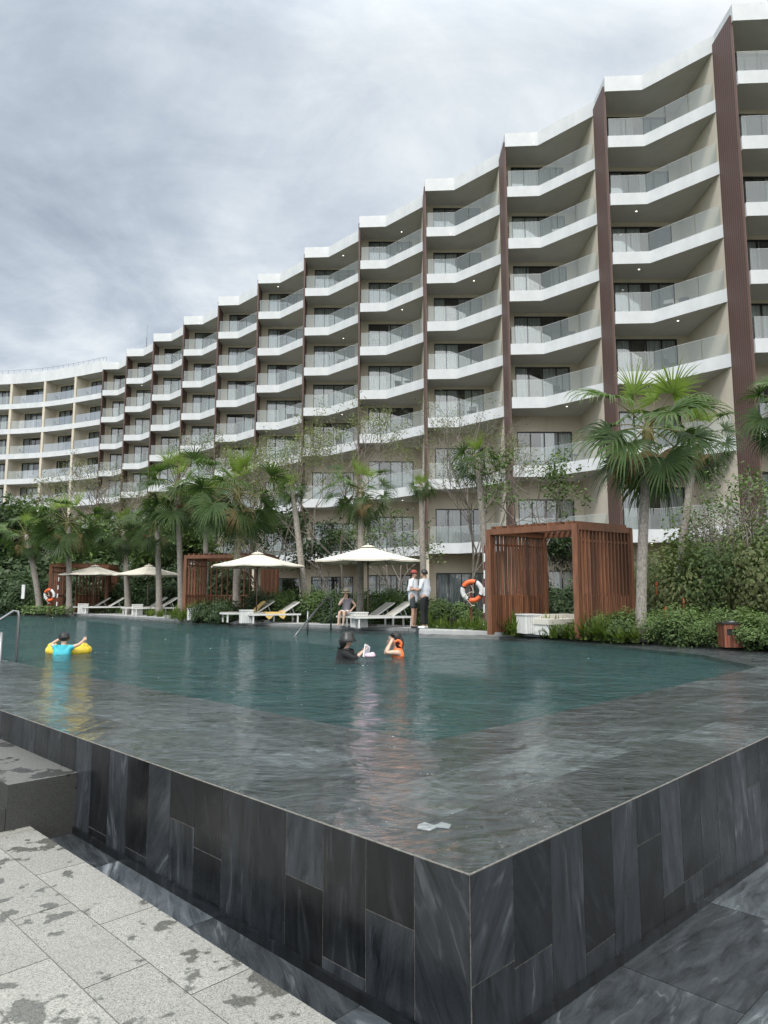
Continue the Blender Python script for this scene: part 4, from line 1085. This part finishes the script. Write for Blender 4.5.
for i in range(8):
    x = -W_ + (i+.5)*2*W_/8
    for (a, b) in (((x, -W_), (x, -W_)), ((x, W_), (x, W_)), ((-W_, x), (-W_, x)), ((W_, x), (W_, x))):
        fr = (a[1] == -W_)
        sx, sy = (.024, .012) if abs(a[1]) == W_ else (.012, .024)
        if fr and 1 <= i <= 4:
            mb.box(a[0]-sx, a[0]+sx, a[1]-sy, a[1]+sy, 0, .24, 0, rnd.random()); mb.box(a[0]-sx, a[0]+sx, a[1]-sy, a[1]+sy, .37, .47, 0, rnd.random())
        else: mb.box(a[0]-sx, a[0]+sx, a[1]-sy, a[1]+sy, 0, .47, 0, rnd.random())
mb.build('slat_body', M['wood_bin'], o_)
mb = MB(); mb.box(-.19, .19, -.19, .19, .02, .46); mb.build('liner', M['black'], o_)
mb = MB(); mb.box(-.245, .245, -.245, .245, .473, .505); lid_ = mb.build('lid', M['black'], o_, bevel=.005)
mb = MB(); mb.lathe([(0, .53), (.07, .53), (.09, .506)], 0, 0, 16); mb.build('ashtray', M['steel'], lid_, True)
for px, Y, lb in ((572, 17.45, 'small black garden lantern in the planting left of the tall palm'), (453, 21.0, 'small black garden lantern left of the life ring post')):
    r_ = empty('garden_lantern', (X(px, Y, .1), Y, .05)); tag(r_, lb, 'garden lantern')
    for sx in (-1, 1):
        for sy in (-1, 1):
            mb = MB(); mb.box(sx*.075-.008, sx*.075+.008, sy*.075-.008, sy*.075+.008, 0, .34); mb.build('post', M['black'], r_)
    mb = MB(); mb.box(-.09, .09, -.09, .09, .342, .37); mb.build('cap', M['black'], r_)
    mb = MB()
    for z in (.08, .15, .22, .29): mb.box(-.066, .066, -.066, .066, z, z+.012)
    mb.build('louvres', M['black'], r_)
r_ = empty('white_post', (X(22, 40.5, .1), 40.5, .04)); tag(r_, 'short white sign post in the planting at the left', 'post')
mb = MB(); mb.tube([(0, 0, 0), (0, 0, 1.0)], .03, 8); mb.build('pole', M['black'], r_)
mb = MB(); mb.box(-.09, .09, -.03, .03, .85, 1.65); mb.build('panel', M['ringwhite'], r_, bevel=.01)
# handrails
def rail(name_pts, label, r=.022):
    mb = MB(); root = empty('handrail', name_pts[0][0]); tag(root, label, 'handrail'); o = Vector(name_pts[0][0])
    for pts in name_pts:
        mb = MB(); mb.tube([Vector(p) - o for p in pts], r, 10); mb.build('rail' if pts is name_pts[0] else 'post', M['steel'], root, True)
Y0 = 22.6; x0 = X(331, Y0, .5)
xa = X(293, 19.6, 0)
rail([[(x0, Y0, -.05), (x0, Y0, .92), (x0-.04, Y0-.05, 1.0), (x0-.14, Y0-.2, 1.0), (xa+.15, 19.9, .12), (xa, 19.6, -.1)], [(X(308, 21.2, .3), 21.1, -.1), (X(308, 21.2, .3), 21.1, .62)]], 'stainless steel handrail sloping into the pool left of the seated woman', .028)
Y0 = 12.1; x0 = X(18, Y0, .5); zt = Z(611, Y0)
rail([[(x0, Y0, -1.2), (x0, Y0, zt-.08), (x0-.02, Y0, zt-.01), (x0-.08, Y0-.03, zt), (x0-.95, Y0-1.1, -.1), (x0-1.1, Y0-1.3, -.3)], [(X(1, 11.9, .3), 11.9, -1.2), (X(1, 11.9, .3), 11.9, zt-.35)]], 'stainless steel handrail rising from the water at the left edge', .026)
# ------------------------------------------------------------------ people
def skinmat(name, c):
    n = N(name); a = n.noise(n.coord('Object'), 9, 3); return n.pbr(n.ramp(a, [(.3, tuple(x*.88 for x in c)), (.7, c)]), .5)
M['skin'] = skinmat('skin', (.50, .30, .21)); M['skin_fair'] = skinmat('fair_skin', (.60, .40, .30))
M['hair'] = plain('black_hair', (.012, .010, .010), .45, var=.3, scale=60, stretch=(1, 1, .1))
M['shirt'] = plain('white_shirt', (.74, .75, .78), .85, var=.06, scale=8, bump=.4); M['shirt2'] = plain('pale_shirt', (.66, .69, .74), .85, var=.08, scale=8, bump=.4)
M['trousers'] = plain('black_trousers', (.012, .012, .014), .85); M['shorts'] = plain('dark_shorts', (.04, .05, .05), .85)
M['cap'] = plain('red_cap', (.32, .06, .05), .8); M['straw'] = plain('straw_hat', (.62, .52, .36), .9, scale=40); M['pink'] = plain('pink_cloth', (.72, .50, .62), .7)
M['cyan'] = plain('cyan_shirt', (.04, .42, .50), .6); M['yellow'] = plain('yellow_float', (.85, .62, .05), .35); M['vest'] = plain('orange_vest', (.75, .16, .04), .6); M['eye'] = plain('eye', (.02, .015, .012), .2)
M['lip'] = plain('lips', (.35, .12, .10), .5); M['paper'] = plain('paper', (.75, .76, .78), .6)
def skin(name, V, Ed, mat, parent, sub=2, extra=None):
    me = bpy.data.meshes.new(name); me.from_pydata([tuple(v[0]) for v in V], Ed, []); tmp = bpy.data.objects.new('tmp_skin', me); col.objects.link(tmp)
    sk = tmp.modifiers.new('skin', 'SKIN'); sk.use_smooth_shade = True
    sl_ = me.skin_vertices[0].data
    for i, v in enumerate(V):
        r = v[1]; sl_[i].radius = (r, r) if not hasattr(r, '__len__') else r
    sl_[0].use_root = True
    ss = tmp.modifiers.new('sub', 'SUBSURF'); ss.levels = sub; ss.render_levels = sub
    dg = bpy.context.evaluated_depsgraph_get(); ev = tmp.evaluated_get(dg); nm = bpy.data.meshes.new_from_object(ev)
    bpy.data.objects.remove(tmp); nm.materials.clear(); nm.materials.append(mat); nm.name = name
    o = link(bpy.data.objects.new(name, nm), parent); return o
def lerp(a, b, t): return tuple(a[i] + (b[i]-a[i])*t for i in range(3))
def body(J, parent, mat, legs=True, k=1.0):
    """J: joints in local space; one continuous surface with tapering limbs, fingers and a shaped head"""
    V = []; Ed = []; idx = {}
    def add(key, p, r, prev=None):
        V.append((p, r)); idx[key] = len(V)-1
        if prev is not None: Ed.append((idx[prev], idx[key]))
    add('pel', J['pel'], (.125*k, .10*k)); add('waist', lerp(J['pel'], J['chest'], .45), (.115*k, .09*k), 'pel'); add('chest', J['chest'], (.14*k, .10*k), 'waist')
    nb = lerp(J['chest'], J['neck'], .75); add('nb', nb, (.075*k, .06*k), 'chest'); add('neck', J['neck'], .05*k, 'nb')
    h = J['head']; hd = J['face']
    add('jaw', lerp(J['neck'], h, .45), (.062*k, .066*k), 'neck'); add('head', h, (.078*k, .088*k), 'jaw'); top = tuple(h[i] + (h[i]-J['neck'][i])*.42 for i in range(3)); add('top', top, (.055*k, .062*k), 'head')
    nose = tuple(h[i]*.85 + J['neck'][i]*.15 + hd[i]*.098*k for i in range(3)); add('nose', nose, .012*k, 'head')
    for s in 'LR':
        sh = J['sh'+s]; el = J['el'+s]; wr = J['wr'+s]
        add('sh'+s, sh, .055*k, 'chest'); add('um'+s, lerp(sh, el, .5), .045*k, 'sh'+s); add('el'+s, el, .037*k, 'um'+s); add('fm'+s, lerp(el, wr, .35), .037*k, 'el'+s); add('wr'+s, wr, .024*k, 'fm'+s)
        d = Vector(wr) - Vector(el); d.normalize(); side = d.cross(Vector((0,0,1)));
        if side.length < .1: side = Vector((1,0,0))
        side.normalize(); pn = d.cross(side)
        pc = Vector(wr) + d*.05*k; add('pm'+s, tuple(pc), (.034*k, .018*k), 'wr'+s)
        for f in range(4):
            b = pc + d*.035*k + side*(f-1.5)*.019*k; L = (.055, .068, .063, .048)[f]*k
            add('fa%s%d' % (s, f), tuple(b), .0088*k, 'pm'+s); m1 = b + d*L*.55 - pn*.012*k; add('fb%s%d' % (s, f), tuple(m1), .008*k, 'fa%s%d' % (s, f)); m2 = m1 + d*L*.35 - pn*.025*k; add('fc%s%d' % (s, f), tuple(m2), .0065*k, 'fb%s%d' % (s, f))
        tb_ = Vector(wr) + d*.03*k + side*.035*k; add('ta'+s, tuple(tb_), .010*k, 'wr'+s); add('tb'+s, tuple(tb_ + (d*.7 + side*.6 - pn*.3).normalized()*.045*k), .0085*k, 'ta'+s)
        if legs:
            hp = J['hp'+s]; kn = J['kn'+s]; an = J['an'+s]; to = J['to'+s]
            add('hp'+s, hp, .085*k, 'pel'); add('th'+s, lerp(hp, kn, .5), .07*k, 'hp'+s); add('kn'+s, kn, .052*k, 'th'+s); add('ca'+s, lerp(kn, an, .3), .053*k, 'kn'+s); add('an'+s, an, .033*k, 'ca'+s); add('to'+s, to, .030*k, 'an'+s)
    o = skin('body', V, Ed, mat, parent)
    f = Vector(hd).normalized(); hv = Vector(h); upn = (hv - Vector(J['neck'])).normalized(); sd = f.cross(upn).normalized()
    for s in (-1, 1):
        mb = MB(); ball(mb, hv + f*.076*k + sd*s*.03*k + upn*.005*k, (.010*k,)*3, 6, 4); mb.build('eye', M['eye'], parent, True)
        mb = MB(); ball(mb, hv + sd*s*.082*k - upn*.01*k - f*.005*k, (.012*k, .016*k, .028*k), 6, 5); mb.build('ear', mat, parent, True)
    mb = MB(); ball(mb, hv + f*.078*k - upn*.058*k, (.016*k, .010*k, .006*k), 6, 4); mb.build('mouth', M['lip'], parent, True)
    return o
def ball(mb, c, r, nu=12, nv=8, z0=-1.0, z1=1.0, m=0):
    b = len(mb.v); c = Vector(c)
    a0 = math.asin(z0); a1 = math.asin(z1)
    for j in range(nv+1):
        e = a0 + (a1-a0)*j/nv
        for i in range(nu):
            a = 2*math.pi*i/nu; mb.v.append((c.x + r[0]*math.cos(e)*math.cos(a), c.y + r[1]*math.cos(e)*math.sin(a), c.z + r[2]*math.sin(e)))
    for j in range(nv):
        for i in range(nu):
            mb.f.append((b+j*nu+i, b+j*nu+(i+1)%nu, b+(j+1)*nu+(i+1)%nu, b+(j+1)*nu+i)); mb.m.append(m); mb.t.append(.5); mb.uv.append([(0,0)]*4)
def hair(J, parent, mat, k=1.0, length=0.0, shift=.018, name='hair'):
    h = Vector(J['head']); f = Vector(J['face']).normalized()
    mb = MB(); c = h - f*shift*1.1*k + Vector((0,0,.028*k)); b = len(mb.v)
    ball(mb, c, (.098*k, .098*k, .106*k), 16, 10, -.35, 1.0)
    for i in range(b, len(mb.v)):                  # pull the fringe up off the face
        v = Vector(mb.v[i]); d = v - c
        if d.dot(f) > .03*k and d.z < .03*k: v = v + Vector((0, 0, .05*k)) - f*.012*k
        v += rv()*.005*k; mb.v[i] = tuple(v)
    if length:
        bk = h - f*.055*k; pts = [bk + Vector((0,0,.03*k)), bk - f*.02*k - Vector((0,0,length*.4)), bk - f*.03*k - Vector((0,0,length))]
        mb.tube(pts, [.085*k, .085*k, .03*k], 10)
    return mb.build(name, mat, parent, True)

def standing(face, arms, lean=(0, 0)):
    f = Vector(face).normalized(); s = Vector((-f.y, f.x, 0))          # s points to the figure's left
    def P(a, b, z): v = s*a + f*b; return (v.x + lean[0]*z, v.y + lean[1]*z, z)
    J = dict(pel=P(0,0,.96), chest=P(0,.0,1.30), neck=P(0,.01,1.50), head=P(0,.03,1.625), face=tuple(f + Vector((0,0,-.25))))
    for n_, q in (('L', 1), ('R', -1)):
        J['sh'+n_] = P(.175*q, 0, 1.42); J['hp'+n_] = P(.09*q, 0, .90); J['kn'+n_] = P(.095*q, .03, .50); J['an'+n_] = P(.10*q, 0, .075); J['to'+n_] = P(.12*q, .15, .035)
        J['el'+n_] = P(*arms[n_][0]); J['wr'+n_] = P(*arms[n_][1])
    return J
def garment(name, chains, mat, parent, sub=2):
    V = []; Ed = []
    def idxof(p):
        for i, v in enumerate(V):
            if (Vector(v[0]) - Vector(p)).length < 1e-4: return i
        return None
    for ch in chains:
        last = None
        for p, r in ch:
            i = idxof(p)
            if i is None: V.append((p, r)); i = len(V)-1
            if last is not None: Ed.append((last, i))
            last = i
    return skin(name, V, Ed, mat, parent, sub)
def shirt(J, parent, mat, k=1.0, sleeve=.75, hem=.02, loose=1.18):
    wa = lerp(J['pel'], J['chest'], .45); low = lerp(J['pel'], J['chest'], hem); sc = lerp(J['chest'], J['neck'], .7)
    ch = [[(J['chest'], (.155*k*loose, .115*k*loose)), (wa, (.14*k*loose, .112*k*loose)), (low, (.118*k*loose, .10*k*loose))], [(J['chest'], 0), (sc, (.10*k, .085*k))]]
    for s in 'LR':
        e = lerp(J['sh'+s], J['el'+s], min(1, sleeve)); ch.append([(sc, 0), (J['sh'+s], .078*k), (lerp(J['sh'+s], e, .5), .062*k), (e, .058*k)] + ([(lerp(J['el'+s], J['wr'+s], sleeve-1), .045*k)] if sleeve > 1 else []))
    return garment('shirt', ch, mat, parent)
def pants(J, parent, mat, k=1.0, frac=.97, name='trousers', r0=.1, r1=.065):
    ch = [[(J['pel'], (.145*k, .125*k)), (lerp(J['pel'], J['chest'], .1), (.135*k, .115*k))]]
    for s in 'LR':
        if frac > .5: ch.append([(J['pel'], 0), (J['hp'+s], r0*k), (lerp(J['hp'+s], J['kn'+s], .6), r0*.88*k), (J['kn'+s], .072*k), (lerp(J['kn'+s], J['an'+s], (frac-.5)*2), r1*k)])
        else: ch.append([(J['pel'], 0), (J['hp'+s], r0*k), (lerp(J['hp'+s], J['kn'+s], frac*2), r0*.95*k)])
    return garment(name, ch, mat, parent)
def shoes(J, parent, mat, k=1.0):
    for s in 'LR':
        a = Vector(J['an'+s]); t_ = Vector(J['to'+s]); d = (t_ - a); d.z = 0; d.normalize(); c = a.lerp(t_, .45)
        skin('shoe', [((a.x - d.x*.05, a.y - d.y*.05, .045), .045*k), ((c.x, c.y, .045), .045*k), ((t_.x + d.x*.03, t_.y + d.y*.03, .035), .034*k)], [(0, 1), (1, 2)], mat, parent, 1)
# man in long white shirt and red cap, turned towards the other man
Ya = 21.3
pa = empty('person', (X(413.5, Ya, .1), Ya, .10)); tag(pa, 'man in long white shirt, dark shorts and red cap standing on the ledge', 'person')
J = standing((.75, -.35, 0), {'L': ((.22, .04, 1.16), (.10, .22, 1.22)), 'R': ((-.25, .02, 1.16), (-.12, .20, 1.19))})
body(J, pa, M['skin']); shirt(J, pa, M['shirt'], sleeve=.8, hem=-.7, loose=1.3); pants(J, pa, M['shorts'], frac=.42, name='shorts'); shoes(J, pa, M['black'])
hair(J, pa, M['hair']); h = Vector(J['head']); f = Vector((.9, -.42, 0)).normalized()
mb = MB(); ball(mb, h + Vector((0, 0, .045)) - f*.01, (.108, .108, .10), 16, 8, 0.0, 1.0); q = h + Vector((0,0,.05)); sd = Vector((-f.y, f.x, 0))
mb.quad([q + f*.08 + sd*.08, q + f*.17 + sd*.05 - UP*.01, q + f*.17 - sd*.05 - UP*.01, q + f*.08 - sd*.08]); mb.build('cap', M['cap'], pa, True)
# man in white shirt and black trousers with his back half turned
Yb = 21.1
pb = empty('person', (X(425, Yb, .1), Yb, .10)); tag(pb, 'black haired man in loose white shirt and black trousers standing on the ledge', 'person')
J = standing((-.8, .45, 0), {'L': ((.24, .05, 1.15), (.14, .27, 1.15)), 'R': ((-.25, .04, 1.15), (-.12, .24, 1.20))})
body(J, pb, M['skin']); shirt(J, pb, M['shirt2'], sleeve=.98, hem=-.3, loose=1.36); pants(J, pb, M['trousers'], r0=.105, r1=.072); shoes(J, pb, M['ringwhite']); hair(J, pb, M['hair'], 1.08)
# woman with a straw hat on the rear lounger
Yc_ = 23.0
pc_ = empty('person', (X(346.5, Yc_, .4), Yc_, .52)); tag(pc_, 'woman in straw hat and grey top sitting on the rear lounger, hand at her face', 'person')
J = dict(pel=(0, 0, 0), chest=(0, -.03, .32), neck=(-.0, -.05, .50), head=(-.01, -.07, .62), face=(-.5, -.8, -.35), shL=(.15, -.02, .42), shR=(-.15, -.04, .42), elL=(.30, -.12, .25), wrL=(.18, -.30, .10), elR=(-.24, -.22, .25), wrR=(-.07, -.20, .50),
    hpL=(.09, -.03, .0), hpR=(-.09, -.03, .0), knL=(-.05, -.42, .04), knR=(-.20, -.40, .04), anL=(-.08, -.45, -.34), anR=(-.24, -.44, -.34), toL=(-.10, -.58, -.39), toR=(-.26, -.57, -.39))
body(J, pc_, M['skin_fair'], True, .95); shirt(J, pc_, plain('grey_top', (.22, .21, .24), .8), .95, sleeve=.35, hem=.0, loose=1.05); hair(J, pc_, M['hair'], 1.0, .2)
pants(J, pc_, M['ringwhite'], .95, frac=.35, name='shorts')
mb = MB(); h = Vector(J['head']) + Vector((0, 0, .05)); mb.lathe([(0, h.z+.12), (.085, h.z+.11), (.10, h.z+.03), (.105, h.z+.01), (.19, h.z-.01), (.19, h.z-.018), (.09, h.z)], h.x, h.y, 20); ht_ = mb.build('hat', M['straw'], pc_, True)
mb = MB(); mb.lathe([(.102, h.z+.045), (.107, h.z+.015)], h.x, h.y, 20); mb.build('hat_band', M['black'], ht_, True)
# bucket hat bather
Yd = 12.6
pd = empty('person', (X(346, Yd, 0), Yd, .12)); tag(pd, 'bather in black bucket hat and black top standing in the pool, holding a white tablet', 'person')
J = dict(pel=(-.02, 0, -.52), chest=(-.02, 0, -.16), neck=(.0, 0, .04), head=(.025, 0, .17), face=(.9, -.15, -.4), shL=(-.03, .17, -.04), shR=(-.03, -.17, -.04), elL=(.16, .17, -.14), elR=(.16, -.17, -.14), wrL=(.30, .06, -.01), wrR=(.30, -.08, -.02),
    hpL=(-.02, .09, -.58), hpR=(-.02, -.09, -.58), knL=(.02, .10, -.9), knR=(.02, -.10, -.9), anL=(-.1, .1, -1.18), anR=(-.1, -.1, -1.18), toL=(.04, .11, -1.24), toR=(.04, -.11, -1.24))
body(J, pd, M['skin_fair']); shirt(J, pd, M['trousers'], sleeve=1.5, hem=0, loose=1.4); hair(J, pd, M['hair'], 1.03, .22)
mb = MB(); h = Vector(J['head']); mb.lathe([(0, h.z+.16), (.085, h.z+.155), (.105, h.z+.13), (.118, h.z+.05), (.175, h.z-.005), (.17, h.z-.01), (.11, h.z+.04)], h.x, h.y, 22); mb.build('hat', M['black'], pd, True)
tb_ = empty('tablet', (X(366.5, Yd - .05, .1), Yd - .05, .10), 0); tb_.rotation_euler = (R(-10), R(24), R(50)); tag(tb_, 'white tablet held upright by the bather in the black bucket hat', 'tablet')
mb = MB(); mb.box(-.075, .075, -.006, .006, -.12, .12); mb.build('casing', M['paper'], tb_, bevel=.004); mb = MB(); mb.quad([(-.062, -.0075, -.1), (.062, -.0075, -.1), (.062, -.0075, .1), (-.062, -.0075, .1)]); mb.build('screen', plain('screen', (.35, .4, .46), .2), tb_)
mb = MB(); ball(mb, (0, 0, 0), (.10, .07, .045), 14, 8); ball(mb, (.04, 0, .025), (.05, .05, .035), 12, 6); o = mb.build('float_pouch', M['pink'], None, True); o.location = (X(370, Yd - .1, 0), Yd - .12, .04); tag(o, 'pink inflatable pouch on the water under the white tablet', 'float')
# woman in the orange vest
Ye = 12.9
pe = empty('person', (X(396, Ye, 0), Ye, .10)); tag(pe, 'black haired bather in an orange life vest with one hand on her face', 'person')
J = dict(pel=(.04, 0, -.52), chest=(.03, 0, -.14), neck=(.0, 0, .06), head=(-.025, -.01, .185), face=(-.9, -.2, -.1), shL=(.04, -.17, -.03), shR=(.04, .17, -.03), elL=(-.18, -.20, -.03), wrL=(-.10, -.10, .14), elR=(-.2, .14, -.08), wrR=(-.13, .07, .11),
    hpL=(.04, -.09, -.58), hpR=(.04, .09, -.58), knL=(-.02, -.10, -.9), knR=(-.02, .10, -.9), anL=(.1, -.1, -1.18), anR=(.1, .1, -1.18), toL=(-.04, -.11, -1.24), toR=(-.04, .11, -1.24))
body(J, pe, M['skin_fair']); hair(J, pe, M['hair'], 1.12, .24)
garment('life_vest', [[((.03, 0, -.2), (.20, .17)), ((.035, 0, -.05), (.19, .155)), ((.03, 0, .03), (.10, .09))], [((.035, 0, -.05), 0), ((.06, -.13, .02), .05)], [((.035, 0, -.05), 0), ((.06, .13, .02), .05)]], M['vest'], pe)
garment('collar', [[((.07, -.09, .05), .03), ((.10, -.10, .13), .032), ((.04, -.11, .19), .028), ((-.03, -.125, .15), .02)], [((.07, -.09, .05), .03), ((.11, .05, .07), .03)]], M['vest'], pe)
# child in a yellow ring
Yf = 13.3
pf = empty('person', (X(63, Yf, 0), Yf - .05, .13)); tag(pf, 'dark haired child in a cyan shirt leaning over a yellow swim ring', 'person')
J = dict(pel=(.02, -.05, -.42), chest=(.0, .02, -.12), neck=(-.0, .06, .04), head=(-.02, .10, .14), face=(-.5, .8, -.1), shL=(-.13, .03, -.02), shR=(.13, .03, -.02), elL=(-.26, .12, .04), elR=(.27, .12, .04), wrL=(-.22, .30, .12), wrR=(.26, .30, .10),
    hpL=(-.06, -.06, -.46), hpR=(.08, -.06, -.46), knL=(-.07, -.1, -.72), knR=(.09, -.1, -.72), anL=(-.07, -.28, -.9), anR=(.09, -.28, -.9), toL=(-.07, -.36, -.98), toR=(.09, -.36, -.98))
body(J, pf, M['skin_fair'], True, .85); hair(J, pf, M['hair'], 1.0, .03); shirt(J, pf, M['cyan'], .85, sleeve=.45, hem=0, loose=1.25)
rg = empty('swim_ring', (X(60, Yf, 0), Yf + .36, .04)); tag(rg, 'inflatable yellow swim ring with clear patches held by the child', 'swim ring')
mb = MB(); k = 32; mb.tube([(.34*math.cos(2*math.pi*i/k), .24*math.sin(2*math.pi*i/k), 0) for i in range(k+1)], [.09]*(k+1), 14); mb.build('tube', M['yellow'], rg, True)
for sx in (-1, 1):
    mb = MB(); ball(mb, (.30*sx, -.04, .08), (.09, .08, .07), 14, 8); mb.build('cushion', M['yellow'], rg, True)


# ------------------------------------------------------------------ camera, sky, light
cam = bpy.data.cameras.new('camera'); co = link(bpy.data.objects.new('camera', cam))
cam.sensor_fit = 'VERTICAL'; cam.sensor_height = 24.0; cam.lens = F / 1024 * 24.0
co.location = (0, 0, H); co.rotation_euler = (R(90) + PITCH, 0, 0); cam.clip_end = 3000; cam.clip_start = .05
scene.camera = co
SUN_EL, SUN_AZ = R(52), R(-150)            # azimuth measured from +y, clockwise
sun = bpy.data.lights.new('sun', 'SUN'); so = link(bpy.data.objects.new('sun', sun))
sun.energy = 2.5; sun.angle = R(14); sun.color = (1, .96, .90)
so.rotation_euler = (R(90) - SUN_EL, 0, -SUN_AZ + math.pi)
w = bpy.data.worlds.new('World'); scene.world = w; w.use_nodes = True
nt = w.node_tree; nt.nodes.clear()
class WN(N):
    def __init__(s, t): s.t = t
n = WN(nt)
outw = nt.nodes.new('ShaderNodeOutputWorld')
sky = n.n('TexSky'); sky.sky_type = 'NISHITA'; sky.sun_disc = False; sky.sun_elevation = SUN_EL; sky.sun_rotation = SUN_AZ
tc = nt.nodes.new('ShaderNodeTexCoord'); sv = n.n('SeparateXYZ', inp={0: tc.outputs['Generated']})
den = n.math('MAXIMUM', n.math('ADD', sv.outputs[2], .22), .05)
px_ = n.math('DIVIDE', sv.outputs[0], den); py_ = n.math('DIVIDE', sv.outputs[1], den)
pv = n.n('CombineXYZ', inp={0: px_, 1: py_, 2: 0.0}).outputs[0]
c1 = n.noise(pv, 1.35, 8, .60, .7)
c2 = n.noise(n.n('VectorMath', operation='ADD', inp={0: pv, 1: (7.3, 2.2, 0)}).outputs[0], .55, 3, .5)
c3 = n.noise(n.n('VectorMath', operation='MULTIPLY', inp={0: pv, 1: (1.0, 1.5, 1)}).outputs[0], 2.9, 7, .62, .5)
cc = n.math('ADD', n.math('MULTIPLY', c1, .72), n.math('ADD', n.math('MULTIPLY', c2, .06), n.math('MULTIPLY', c3, .34)))
# brighter towards the right and towards the horizon
side = n.math('MULTIPLY', sv.outputs[0], .27)
hz = n.math('MULTIPLY', n.math('MAXIMUM', n.math('SUBTRACT', .34, sv.outputs[2]), -.1), .95)
cc = n.math('ADD', cc, n.math('ADD', side, hz))
cc = n.math('MULTIPLY_ADD', n.math('SUBTRACT', cc, .5), 1.5, .49)
cl = n.ramp(cc, [(.10, (.29, .335, .395)), (.25, (.37, .42, .485)), (.38, (.46, .51, .57)), (.50, (.56, .605, .645)), (.68, (.71, .74, .76))])
skyc = n.mix(1.0, sky.outputs[0], (.10, .10, .10), 'MULTIPLY')
mixc = n.mix(.93, skyc, cl)
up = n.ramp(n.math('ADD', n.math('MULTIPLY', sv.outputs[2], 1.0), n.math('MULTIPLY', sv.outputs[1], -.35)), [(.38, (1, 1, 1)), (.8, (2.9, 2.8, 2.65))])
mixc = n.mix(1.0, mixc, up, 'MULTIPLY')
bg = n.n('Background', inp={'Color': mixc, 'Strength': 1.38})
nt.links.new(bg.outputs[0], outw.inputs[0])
scene.view_settings.view_transform = 'Standard'; scene.view_settings.look = 'None'; scene.view_settings.exposure = 0; scene.view_settings.gamma = 1
scene.cycles.max_bounces = 8; scene.cycles.transparent_max_bounces = 24; scene.cycles.caustics_reflective = False; scene.cycles.caustics_refractive = False
